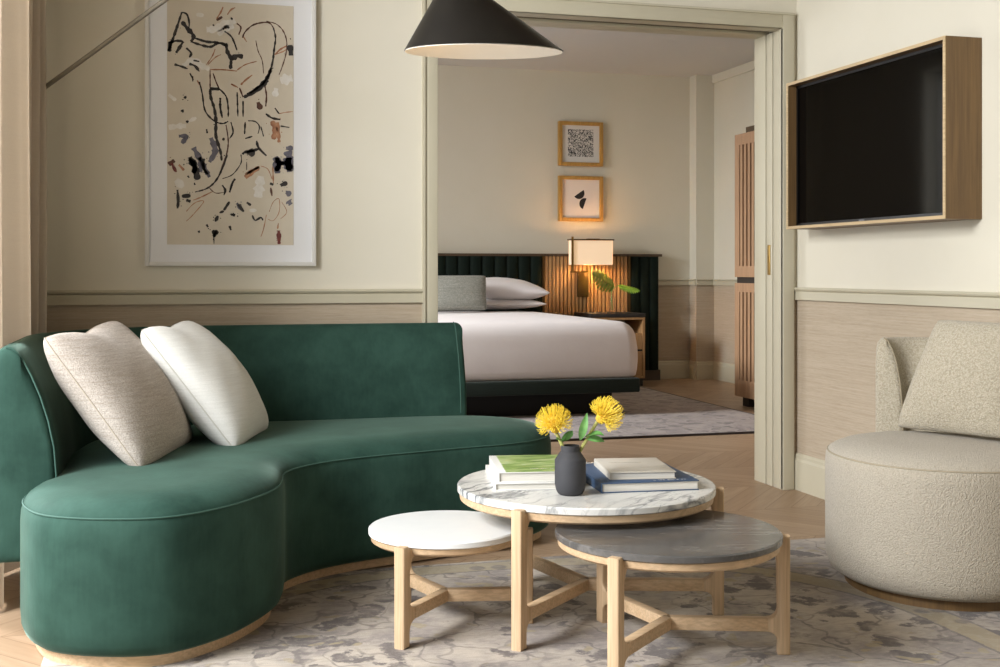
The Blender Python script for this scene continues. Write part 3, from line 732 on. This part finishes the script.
# ------------------------------------------------------------------ curtain
cx = []
def fold(y0, x0, amp, n, step):
    for i in range(n): cx.append((x0 + (amp if i % 2 else -amp), y0 + i * step))
cx += [(-.60, 3.84), (-.515, 3.87), (-.505, 3.95), (-.53, 4.02), (-.60, 4.05), (-.55, 4.10), (-.60, 4.15), (-.545, 4.20), (-.60, 4.25), (-.56, 4.33), (-.505, 4.43), (-.485, 4.50), (-.575, 4.535), (-.485, 4.585), (-.560, 4.615), (-.468, 4.655), (-.545, 4.685), (-.452, 4.725), (-.52, 4.76), (-.60, 4.80)]
P = even(spline([(x, y, 0) for x, y in cx], 400), 260); Vc, Fc = [], []
for side in (0, 1):
    for zi in range(13):
        z = .012 + (ZC - .03) * zi / 12
        for i, p in enumerate(P):
            a = P[min(i+1, 259)] - P[max(i-1, 0)]; nn = Vector((a.y, -a.x, 0)).normalized() * (.0018 if side else -.0018)
            sw = .008 * math.sin(z * 2.1 + i * .05)
            Vc.append((p.x + nn.x + sw * .4, p.y + nn.y + sw, z))
for s_ in (0, 1):
    for zi in range(12):
        for i in range(259):
            q = [s_*13*260 + zi*260+i, s_*13*260 + zi*260+i+1, s_*13*260 + (zi+1)*260+i+1, s_*13*260 + (zi+1)*260+i]
            Fc.append(tuple(q if s_ else reversed(q)))
for i in (0, 259):
    for zi in range(12): Fc.append((zi*260+i, (zi+1)*260+i, 3380+(zi+1)*260+i, 3380+zi*260+i))
tr = M_curtain.node_tree; tl = tr.nodes.new('ShaderNodeBsdfTranslucent'); ms = tr.nodes.new('ShaderNodeMixShader'); ms.inputs[0].default_value = .55
tl.inputs[0].default_value = lin('#ece2d4'); tr.links.new(tr.nodes['Principled BSDF'].outputs[0], ms.inputs[1]); tr.links.new(tl.outputs[0], ms.inputs[2]); tr.links.new(ms.outputs[0], tr.nodes['Material Output'].inputs[0])
o = mk('window_curtain', (Vc, Fc), M_curtain, loc=(-.55, 4.0, 0), smooth=70); tag(o, 'floor-length sand coloured curtain hanging at the left edge by the window', 'curtain')

# ------------------------------------------------------------------ framed abstract print
STROKES = '''K16 12,215 46,162 80,108 114,52
K11 114,52 154,60 171,94 165,124
K25 114,90 159,118 204,146 187,170
K16 12,180 69,170 125,171
K18 125,171 91,201 69,219
K23 24,174 18,215
K15 216,155 306,167 385,168 453,172
K15 182,170 272,183 340,187 397,171 464,181
K23 459,169 470,204 498,233 493,275
K29 504,236 544,220 594,222
K10 447,120 498,139 527,168 546,197
B10 589,143 611,118 668,90 736,77 803,75 837,95
K11 837,95 854,136 843,184 832,232 809,280 770,316 713,347 623,375
K20 820,262 787,304 724,341 645,372
B7 781,69 860,79 917,107 945,151 937,205 905,260 883,289
R10 849,207 894,183 950,166
R7 860,204 917,191 962,175
K38 973,163 979,207
R8 334,281 442,279 544,282
R7 544,279 611,254 702,238
B5 696,152 713,193 747,234 758,287
K14 148,197 187,217 171,235
W45 306,117 374,113 442,93 532,73
W34 397,136 453,111 521,97
K14 430,108 447,112
K14 467,98 485,107
K11 357,95 365,101
K11 498,62 510,71
W34 125,271 204,246 272,268 329,278
K14 57,266 114,274 159,282
K16 171,261 216,269 250,291
K11 204,246 250,250
R9 385,71 419,41 436,20
R9 470,51 498,30 532,20
B16 385,77 430,61
B10 544,85 577,101 560,131
R7 594,136 623,159
R6 306,261 351,225 374,195
R6 317,261 374,230 419,217
K7 199,310 199,333
B8 357,295 385,336 414,365
B7 334,284 334,366
K9 176,299 204,327
R10 233,327 267,356
K20 334,360 408,359
R11 577,338 611,319 668,295
R9 498,336 555,350
W57 894,314 990,300
W25 227,58 284,59
K18 334,361 340,396 368,443 380,495 380,554 414,613 425,654
K10 250,333 272,380 295,450 363,490 430,501 476,491
K10 397,354 459,388 476,435 476,473
K14 414,395 414,436 430,477
K9 547,369 553,469
K9 594,404 594,469
K10 611,492 606,542
B9 566,351 594,389
K23 600,389 679,367 758,335 792,314
B10 764,329 781,377 775,424
K14 775,454 826,471 894,476
R34 826,483 849,518 837,560
R23 871,488 883,572
K9 849,429 883,452
R6 883,452 939,445 996,441
K8 894,503 967,508
B29 713,407 736,437
G57 950,607 973,648 967,690
G34 860,631 883,667 849,691
G29 939,595 996,594
G25 894,655 962,666
K16 589,625 611,616 668,610 724,600
K43 623,616 690,618
K14 702,568 719,597 781,629
K9 611,560 668,550
K7 634,486 690,488 724,508 713,538
K7 736,508 758,549
K18 131,397 148,402
K16 114,450 125,461
K16 154,493 159,504
G27 91,558 148,560 114,587
G34 340,561 374,613 329,661
K34 171,650 216,679 204,708
G34 204,603 261,661 250,702
K16 272,655 295,696 317,710
K11 306,526 312,543
B8 459,506 476,565 470,612 442,659 408,707
K10 498,494 515,535 487,562
K14 442,559 436,571
B27 12,675 57,657
D18 35,669 69,704
R14 91,674 131,697
R16 611,708 724,674
W34 12,524 91,517 148,516
W34 849,381 860,345
W23 12,390 69,413
W20 159,499 227,480
K10 470,628 430,687 374,740 306,770 216,785
B5 317,761 374,787 442,784
K38 176,642 216,689 238,735
G27 250,642 295,688 329,723
K18 284,647 284,688 317,711
K18 80,777 86,824 80,853
K25 114,803 182,800
K20 148,818 182,824
R7 204,818 261,806 351,782
R5 148,865 216,829 284,823 204,876 148,905
K14 430,755 453,775 442,796
K14 487,784 510,745 532,727
K18 374,905 397,881
K18 363,969 385,940
K34 351,955 397,946
K16 442,858 487,822
K14 408,869 442,861
K18 498,875 532,878
K18 555,833 600,863
G23 544,828 589,857
K14 623,824 657,836
K11 668,877 690,898 736,886 753,898
K16 487,922 498,940
K14 244,943 250,952
K14 306,917 317,928
K5 363,964 365,996
R29 611,721 668,697 724,678
R5 736,672 792,684 826,725
R9 832,671 837,743
K16 809,743 837,749
B11 815,761 826,796
G45 860,635 871,701
G52 950,634 967,694
G34 883,659 973,652
K23 894,751 950,739
G32 939,778 979,790
G32 956,814 979,831
R4 803,862 837,820 883,808 883,862 837,898 792,892
R4 905,820 945,861 894,891
D23 880,939 883,996
R9 877,909 871,933
R5 781,874 758,933 736,966
W57 736,714 724,761 713,803
W45 69,737 125,766
K6 577,626 577,662 510,710 430,728
K5 623,656 623,691
K11 159,719 171,727
K11 210,747 216,756
W18 645,857 702,856'''
art = thing('framed_artwork', (.25, YD, 1.071), 'tall abstract ink brush painting in white frame above the green sofa', 'picture')
A0, A1, B0, B1 = -.100, .600, 1.071, 2.268
fw = .017
mk('frame', join(*[rbox(a, b, YD - .034, YD - .001, c, d, .002) for a, b, c, d in ((A0, A0 + fw, B0, B1), (A1 - fw, A1, B0, B1), (A0 + fw, A1 - fw, B0, B0 + fw), (A0 + fw, A1 - fw, B1 - fw, B1))]), M_frame_white, art)
mk('mat_board', box(A0 + fw, A1 - fw, YD - .016, YD - .002, B0 + fw, B1 - fw), M_mat, art, smooth=0)
PX0, PX1, PZ0, PZ1 = -.012, .506, 1.160, 2.177
SM = {'P': plain('print_paper', '#d0c6b3', '#c9beaa', .7, 6), 'K': plain('ink_black', '#2b2724', '#3a3532', .7, 40), 'B': plain('ink_brown', '#4a3128', '#6a4636', .7, 40), 'R': plain('ink_rust', '#8f5c42', '#b98a68', .7, 40),
      'G': plain('ink_slate', '#55525a', '#73707a', .7, 40), 'W': plain('ink_white', '#d2ccc0', '#dcd8d0', .7, 40), 'D': plain('ink_dark_red', '#5e2a26', '#7c3c34', .7, 40)}
order = 'PWRGBDK'; gs = [box(PX0, PX1, YD - .0178, YD - .016, PZ0, PZ1)]; mi = [0] * 6
rs = random.Random(11); PW_, PH_ = PX1 - PX0, PZ1 - PZ0
for ln in STROKES.split('\n'):
    q = ln.split(); li = order.index(q[0][0]); wd = int(q[0][1:]) / 1000 * PW_ * .66
    pts = [(PX0 + float(a.split(',')[0]) / 1000 * PW_, PZ1 - float(a.split(',')[1]) / 1000 * PH_) for a in q[1:]]
    L = sum(math.dist(a, b) for a, b in zip(pts, pts[1:])); n = max(5, int(L / .006)); S = spline([(x, 0, z) for x, z in pts], n)
    V, F = [], []; y = YD - .0178 - .0003 * li; ph = rs.uniform(0, 6)
    for i, p in enumerate(S):
        d = S[min(i+1, n)] - S[max(i-1, 0)]; d.normalize(); u = i / n
        w_ = wd * (.45 + .55 * math.sin(math.pi * min(1, max(0, u * .9 + .08))) ** .5) * (1 + .22 * math.sin(i * 1.3 + ph) + rs.uniform(-.2, .2))
        for k_ in (-1, 1):
            V.append((min(PX1 - .0005, max(PX0 + .0005, p.x - d.z * w_ * k_)), y, min(PZ1 - .0005, max(PZ0 + .0005, p.z + d.x * w_ * k_))))
    for i in range(n): F.append((2*i, 2*i+1, 2*i+3, 2*i+2))
    gs.append((V, F)); mi += [li] * len(F)
    if wd > .006 and q[0][0] != 'W':                       # dry-brush flecks beside the heavy strokes
        for _ in range(5):
            p = S[rs.randrange(n)]; a, b = p.x + rs.uniform(-2.2, 2.2) * wd, p.z + rs.uniform(-2.2, 2.2) * wd; s_ = rs.uniform(.0012, .004)
            if PX0 + .006 < a < PX1 - .006 and PZ0 + .006 < b < PZ1 - .006:
                gs.append(([(a - s_, y, b), (a, y, b - s_ * .6), (a + s_ * rs.uniform(.5, 1.4), y, b + s_ * .2), (a, y, b + s_ * rs.uniform(.5, 1.5))], [(0, 1, 2, 3)])); mi.append(li)
mk('print', join(*gs), [SM[c] for c in order], art, smooth=0, mi=mi)

# ------------------------------------------------------------------ bedroom: bed
bed = thing('bed', (2.25, 9.1, 0.0), 'king bed with smooth white bedding on a dark upholstered platform', 'bed')
mk('bed_base', rbox(1.42, 3.11, 8.06, 10.38, .0145, .19, .004), M_black, bed)
mk('platform', rbox(1.26, 3.262, 7.89, 10.40, .178, .280, .012, 3), M_platform, bed)
V, F = [], []
def soft_box(x0, x1, y0, y1, z0, z1, rxy, rz, n=40):
    """mattress: rounded corners in plan, full top edge, belly at the side"""
    P = []
    for cx_, cy_, a0 in ((x1 - rxy, y0 + rxy, -90), (x1 - rxy, y1 - rxy, 0), (x0 + rxy, y1 - rxy, 90), (x0 + rxy, y0 + rxy, 180)):
        for k in range(9):
            a = math.radians(a0 + 90 * k / 8); P.append((cx_ + rxy * math.cos(a), cy_ + rxy * math.sin(a)))
    cx_, cy_ = (x0 + x1) / 2, (y0 + y1) / 2; n = len(P); V, F = [], []; H_ = z1 - z0
    prof = [(.028, 0), (.012, .04), (.004, .15), (0, .32), (.002, .5), (.010, .64)] + [(.010 + rz * (1 - math.cos(math.radians(a))) * 1.3, .64 + .31 * math.sin(math.radians(a))) for a in (18, 36, 54, 72, 85)] + [(.22, .972), (.45, .985)]
    for ins, h in prof:
        for x, y in P:
            hx, hy = (x1 - x0) / 2, (y1 - y0) / 2
            V.append((cx_ + (x - cx_) * (hx - ins) / hx, cy_ + (y - cy_) * (hy - ins) / hy, z0 + H_ * h))
    for k in range(len(prof) - 1): F += [(k*n+i, k*n+(i+1) % n, (k+1)*n+(i+1) % n, (k+1)*n+i) for i in range(n)]
    F.append(tuple(reversed(range(n)))); F.append(tuple((len(prof)-1)*n+i for i in range(n))); return V, F
mk('mattress', soft_box(1.28, 3.285, 7.915, 10.40, .278, .702, .10, .075), M_linen, bed, smooth=80)
mk('sheet_fold', tube(spline([(3.165, 7.932, .33), (3.172, 7.929, .45), (3.165, 7.936, .57), (3.14, 7.962, .64)], 12), [.002, .004, .006, .007, .007, .007, .007, .007, .007, .006, .005, .004, .002], 8), M_linen, bed, smooth=80)

def bed_pillow(x0, x1, y0, y1, z, T, label, seed, tilt=0, droop=0):
    t = thing('bed_pillow', ((x0 + x1) / 2, (y0 + y1) / 2, z - T), label, 'pillow', 'white pillows on the bed')
    g, rim = pillow((x0, y0, z - tilt), (x1, y0, z - droop), (x1, y1, z - droop), (x0, y1, z + tilt), T, pinch=.07, seed=seed, pw=.5)
    mk('pillowcase', g, M_linen, t, smooth=80); return t
bed_pillow(2.48, 3.225, 9.90, 10.36, .757, .052, 'lower white pillow lying flat on the bed at the headboard', 21)
bed_pillow(2.46, 3.245, 9.88, 10.35, .920, .105, 'plump upper white pillow stacked on the flat lower one', 22, .0, .065)
cushion('bed_cushion', [(2.05, 9.66, .715), (2.60, 9.68, .715), (2.625, 9.80, 1.012), (2.06, 9.78, 1.012)], .075, weave('grey_chenille', '#8d8d84', '#a9a99f', 160, .8, .5), None,
        'grey textured rectangular cushion standing in front of the bed pillows', seed=14, pinch=.03)

# ------------------------------------------------------------------ headboard: channelled leather and oak slats
HB = thing('headboard', (2.25, YB, 0), 'long bedroom headboard of dark channelled leather and lit oak slats', 'headboard')
HY = 10.50; HT = 1.20
def channels(x0, x1, n, z0, z1):
    V, F = [], []; m = n * 8
    prof = []
    for i in range(m + 1):
        u = i / m * n; fr = u - math.floor(u) if i < m else 1.0
        prof.append((x0 + (x1 - x0) * i / m, HY - .006 - .022 * max(0, math.sin(math.pi * fr)) ** .5))
    for z in (z0, z1): V += [(x, y, z) for x, y in prof]
    V += [(x0, HY + .05, z0), (x1, HY + .05, z0), (x0, HY + .05, z1), (x1, HY + .05, z1)]; q = m + 1
    F += [(i, i+1, q+i+1, q+i) for i in range(m)]
    F += [tuple(range(q)) + (2*q+1, 2*q), tuple(range(q, 2*q)) + (2*q+3, 2*q+2), (0, q, 2*q+2, 2*q), (m, q+m, 2*q+3, 2*q+1), (2*q, 2*q+1, 2*q+3, 2*q+2)]
    return V, F
mk('backing', join(box(-.04, 4.545, HY + .05, YB - .001, .10, HT)), M_slat_gap, HB, smooth=0)
for x0, x1, n in ((1.148, 3.352, 19), (4.236, 4.525, 3), (-.025, .264, 3)): mk('channelled_panel', channels(x0, x1, n, .10, HT - .012), M_dark_leather, HB, smooth=30)
def slats(x0, x1, n):
    p = (x1 - x0) / n; return join(*[box(x0 + p * i + p * .12, x0 + p * (i + 1) - p * .12, HY - .012, HY + .05, .10, HT - .012) for i in range(n)])
mk('slat_panel', slats(3.372, 4.206, 22), M_slat, HB, smooth=0); mk('slat_panel', slats(.294, 1.128, 22), M_slat, HB, smooth=0)
for x in (3.362, 4.221, 1.138, .279): mk('divider', box(x - .010, x + .010, HY - .018, HY + .05, .10, HT - .012), M_bronze, HB, smooth=0)
mk('cap_rail', box(-.05, 4.555, HY - .026, YB - .001, HT - .012, HT + .012), plain('headboard_cap', '#4c3a28', None, .5), HB, smooth=0)
mk('kick_plate', box(-.04, 4.545, HY - .006, YB - .02, 0, .10), plain('headboard_kick', '#4a3f35', None, .6), HB, smooth=0)

# ------------------------------------------------------------------ nightstand
NS = thing('nightstand', (3.93, 10.25, 0), 'oak nightstand with dark top standing right of the bed', 'nightstand')
nx0, nx1, ny0, ny1, nz0, nz1 = 3.66, 4.18, 10.0, 10.455, .07, .628
k = .022
mk('carcass', join(box(nx0, nx0 + k, ny0, ny1, nz0, nz1), box(nx1 - k, nx1, ny0, ny1, nz0, nz1), box(nx0 + k, nx1 - k, ny0, ny1, nz0, nz0 + k), box(nx0 + k, nx1 - k, ny0, ny1, nz1 - k, nz1), box(nx0 + k, nx1 - k, ny0 + .02, ny1, .46, .48), box(nx0 + k, nx1 - k, ny1 - .01, ny1, nz0 + k, nz1 - k)), M_slat, NS, smooth=0)
mk('top', rbox(nx0 - .01, nx1 + .004, ny0 - .005, ny1, nz1, .664, .003), M_nsdark, NS)
mk('drawer', join(box(nx0 + k + .003, nx1 - k - .003, ny0 + .004, ny1 - .02, .335, .458), box(nx0 + k + .003, nx1 - k - .003, ny0 + .004, ny1 - .02, .096, .318)), M_slat, NS, smooth=0)
mk('finger_pull', box(nx0 + k, nx1 - k, ny0 + .012, ny0 + .03, .318, .336), M_black, NS, smooth=0)
for x in (nx0 + .03, nx1 - .03):
    for y in (ny0 + .03, ny1 - .03): mk('leg', box(x - .015, x + .015, y - .015, y + .015, 0, nz0), M_nsdark, NS, smooth=0)

# vase with two leaves
gx, gy, gz = 3.995, 10.36, .664
o = mk('bud_vase', lathe([(.001, gz), (.026, gz), (.030, gz + .006), (.031, gz + .09), (.022, gz + .14), (.018, gz + .19), (.020, gz + .20), (.0175, gz + .20), (.0155, gz + .19), (.019, gz + .14), (.028, gz + .09), (.027, gz + .012), (.001, gz + .010)], gx, gy, 28), M_glass, loc=(gx, gy, gz)); tag(o, 'slim clear glass vase on the nightstand holding two green leaves', 'vase')
def split_leaf(base, tip, wid, nrm):
    """broad leaf with deep side cuts"""
    base, tip, nrm = Vector(base), Vector(tip), Vector(nrm).normalized(); d = tip - base; s = d.cross(nrm).normalized(); L = d.length; g = []
    n = 9
    for side in (-1, 1):
        for i in range(n):
            u0, u1 = i / n, (i + .86) / n; wv = lambda u: wid * (1 - abs(2 * u - .75) ** 2.2 * .62)
            p = lambda u, k: base + d * u + s * (side * k) - nrm * (k * k / wid * .45) + d * (k / wid * .16)
            k0, k1 = wv(u0), wv(u1); r = []
            V = [p(u0, 0), p(u1, 0), p(u0 - .01, k0 * .5), p(u1, k1 * .5), p(u0 + .02, k0 * .93), p(u1 - .02, k1)]
            V2 = [v - nrm * .0015 for v in V]
            g.append(([tuple(v) for v in V + V2], [(0, 1, 3, 2), (2, 3, 5, 4), (6, 8, 9, 7), (8, 10, 11, 9), (0, 2, 8, 6), (2, 4, 10, 8), (1, 7, 9, 3), (3, 9, 11, 5), (4, 5, 11, 10), (0, 6, 7, 1)]))
    g.append(tube([base, tip], [.004, .0015], 6)); return join(*g)
for root, knee, base, tip, wd, nr, lb in (
        ((gx + .010, gy, gz + .02), (gx - .005, gy, .86), (4.000, 10.31, .905), (3.735, 10.20, 1.030), .098, (-.1, -.92, .38), 'large split green leaf arching left from the glass vase'),
        ((gx - .008, gy, gz + .02), (gx + .0, gy - .004, .86), (4.050, 10.33, .915), (4.245, 10.27, .862), .045, (.1, -.8, .6), 'smaller green leaf arching right from the glass vase')):
    t = thing('leaf_stem', root, lb, 'leaf', 'leaves in the nightstand vase')
    mk('stem', tube(spline([root, knee, base], 10), .0035, 6), M_leaf2, t); mk('leaf_blade', split_leaf(base, tip, wd, nr), M_green_leaf, t, smooth=60)

# ------------------------------------------------------------------ sconce on the slatted panel
SN = thing('wall_sconce', (3.745, 10.488, .81), 'lit brass wall sconce with rectangular white shade on the slatted headboard', 'lamp')
mk('backplate', rbox(3.69, 3.80, 10.452, 10.487, .806, 1.045, .004), M_bronze, SN)
mk('switch_knob', lathe([(.001, 0), (.012, 0), (.012, .012), (.001, .014)], 0, 0, 16), M_brass, SN).matrix_local = Matrix.Translation((3.745 - 3.745, 10.452 - 10.488, .862 - .81)) @ Matrix.Rotation(math.radians(90), 4, 'X')
sx0, sx1, sy0, sy1, sz0, sz1 = 3.585, 3.985, 10.31, 10.41, 1.108, 1.335
mk('bracket', join(box(3.725, 3.765, 10.33, 10.455, 1.040, 1.054), box(3.735, 3.755, 10.335, 10.355, 1.05, 1.20), box(3.575, 3.745, 10.325, 10.345, 1.036, 1.050), box(3.575, 3.593, 10.292, 10.308, 1.036, 1.368), box(3.575, 3.593, 10.292, 10.345, 1.036, 1.050)), M_brass, SN, smooth=0)
mk('top_frame', join(box(3.575, 3.995, 10.295, 10.307, 1.335, 1.347), box(3.575, 3.995, 10.413, 10.425, 1.335, 1.347), box(3.575, 3.587, 10.295, 10.425, 1.335, 1.347), box(3.983, 3.995, 10.295, 10.425, 1.335, 1.347), box(3.74, 3.86, 10.32, 10.36, 1.337, 1.352)), M_bronze, SN, smooth=0)
t = NT('lit_linen_shade'); t.set(Base_Color=lin('#efe2cf'), Roughness=.9, Emission_Color=lin('#ffcf9a'), Emission_Strength=0.42)
mk('lamp_shade', join(box(sx0, sx1, sy0, sy0 + .003, sz0, sz1), box(sx0, sx1, sy1 - .003, sy1, sz0, sz1), box(sx0, sx0 + .003, sy0, sy1, sz0, sz1), box(sx1 - .003, sx1, sy0, sy1, sz0, sz1)), t.m, SN, smooth=0)
for x in (3.70, 3.92): mk('bulb', lathe([(.001, 1.18), (.02, 1.19), (.025, 1.22), (.015, 1.26), (.001, 1.27)], x, 10.34, 14), emis('sconce_bulb', '#ffb566', 12.0), SN)
point('sconce_light_up', (3.81, 10.35, 1.30), 7 * .45, (1, .62, .28), .03)
point('sconce_light_down', (3.81, 10.36, 1.145), 7, (1, .60, .26), .03)

# ------------------------------------------------------------------ two small framed prints
def frame_pic(x0, x1, z0, z1, label):
    t = thing('framed_print', ((x0 + x1) / 2, YB, z0), label, 'picture', 'small oak framed prints'); f_ = .034
    mk('frame', join(*[rbox(a, b, YB - .05, YB - .001, c, d, .002) for a, b, c, d in ((x0, x0 + f_, z0, z1), (x1 - f_, x1, z0, z1), (x0 + f_, x1 - f_, z0, z0 + f_), (x0 + f_, x1 - f_, z1 - f_, z1))]), M_amber, t)
    return t
M_amber = wood('amber_oak', '#c89a50', '#b5873f', 2)
t1 = frame_pic(3.538, 3.982, 2.048, 2.468, 'upper oak framed print with a square of black scribble texture')
t2 = frame_pic(3.538, 3.982, 1.522, 1.952, 'lower oak framed print with two black half-moon shapes')
q = NT('scribble_print'); cc = q.co()
v = q.vor(cc, 55, 'DISTANCE_TO_EDGE'); n_, _ = q.noise(cc, 75, 2, .5, 1.5)
x_, y_, z_ = q.xyz(cc)
ins = q.ma('MULTIPLY', q.ma('LESS_THAN', q.ma('ABSOLUTE', x_), .128), q.ma('LESS_THAN', q.ma('ABSOLUTE', q.ma('SUBTRACT', z_, .218)), .130))
sc_ = q.ramp(n_, [(.47, 1.0), (.53, 0.0)])
q.set(Base_Color=q.mix(q.ma('MULTIPLY', ins, sc_), lin('#dcd8d2'), lin('#2a2a2c')), Roughness=.7)
mk('print', box(3.572, 3.948, YB - .03, YB - .01, 2.082, 2.434), q.m, t1, smooth=0)
mk('print', box(3.572, 3.948, YB - .03, YB - .01, 1.556, 1.918), plain('white_print', '#dcd6d2', None, .7), t2, smooth=0)
def half(cx_, cz_, r, a0, a1, thk=.0008): 
    n = 16; V = [(cx_ + r * math.cos(math.radians(a0 + (a1 - a0) * i / n)), 0, cz_ + r * math.sin(math.radians(a0 + (a1 - a0) * i / n))) for i in range(n + 1)]
    m = n + 1; return ([(x, YB - .0312, z) for x, _, z in V] + [(x, YB - .03, z) for x, _, z in V], [tuple(range(m)), tuple(reversed(range(m, 2*m)))] + [(i, i+m, (i+1) % m + m, (i+1) % m) for i in range(m)])
mk('half_moon', join(half(3.742, 1.790, .056, -146, 34), half(3.800, 1.690, .054, 70, 250)), plain('black_print_ink', '#141214', None, .7), t2, smooth=0)

# ------------------------------------------------------------------ wardrobe along the bedroom's right wall
WD = thing('slatted_wardrobe', (4.65, 7.6, 0), 'tall rosy oak wardrobe with slatted doors against the bedroom right wall', 'wardrobe')
wx0, wx1, wy0, wy1 = 4.24, XB - .03, 6.22, 8.345
mk('lower_carcass', box(wx0 + .022, wx1, wy0, wy1, .08, .957), M_ward, WD, smooth=0)
mk('upper_carcass', box(wx0 + .022, wx1, wy0, wy1, 1.003, 2.108), M_ward, WD, smooth=0)
mk('middle_band', box(wx0 + .02, wx1, wy0 + .01, wy1 - .002, .957, 1.003), M_ward_dark, WD, smooth=0)
mk('top_cap', box(wx0 + .06, wx1, wy0 + .07, wy1 - .07, 2.108, 2.165), plain('wardrobe_cap', '#54432f', None, .6), WD, smooth=0)
for y in (wy0 + .11, (wy0 + wy1) / 2, wy1 - .07):
    for x in (wx0 + .09, wx1 - .09): mk('foot', box(x - .03, x + .03, y - .05, y + .05, 0, .08), M_ward_dark, WD, smooth=0)
dw = (wy1 - wy0) / 3
for i in range(3):
    for z0, z1 in ((.08, .957), (1.003, 2.108)):
        y0, y1 = wy0 + dw * i + .002, wy0 + dw * (i + 1) - .002; s_ = .075; tb = .085 if z0 > 1 else .07
        dr = mk('door', join(box(wx0, wx0 + .022, y0, y0 + s_, z0, z1), box(wx0, wx0 + .022, y1 - s_, y1, z0, z1), box(wx0, wx0 + .022, y0 + s_, y1 - s_, z0, z0 + .13 if z0 < 1 else z0 + .085), box(wx0, wx0 + .022, y0 + s_, y1 - s_, z1 - tb, z1)), M_ward, WD, smooth=0)
        a, b = y0 + s_, y1 - s_; n = 9; p = (b - a) / n; zb, zt = (z0 + .13 if z0 < 1 else z0 + .085), z1 - tb
        mk('slats', join(*[box(wx0 + .003, wx0 + .020, a + p * j + p * .25, a + p * (j + 1) - p * .25 + p * .1, zb, zt) for j in range(n)]), M_ward, dr, smooth=0)
        mk('slat_backing', box(wx0 + .018, wx0 + .0215, a, b, zb, zt), M_slat_gap, dr, smooth=0)
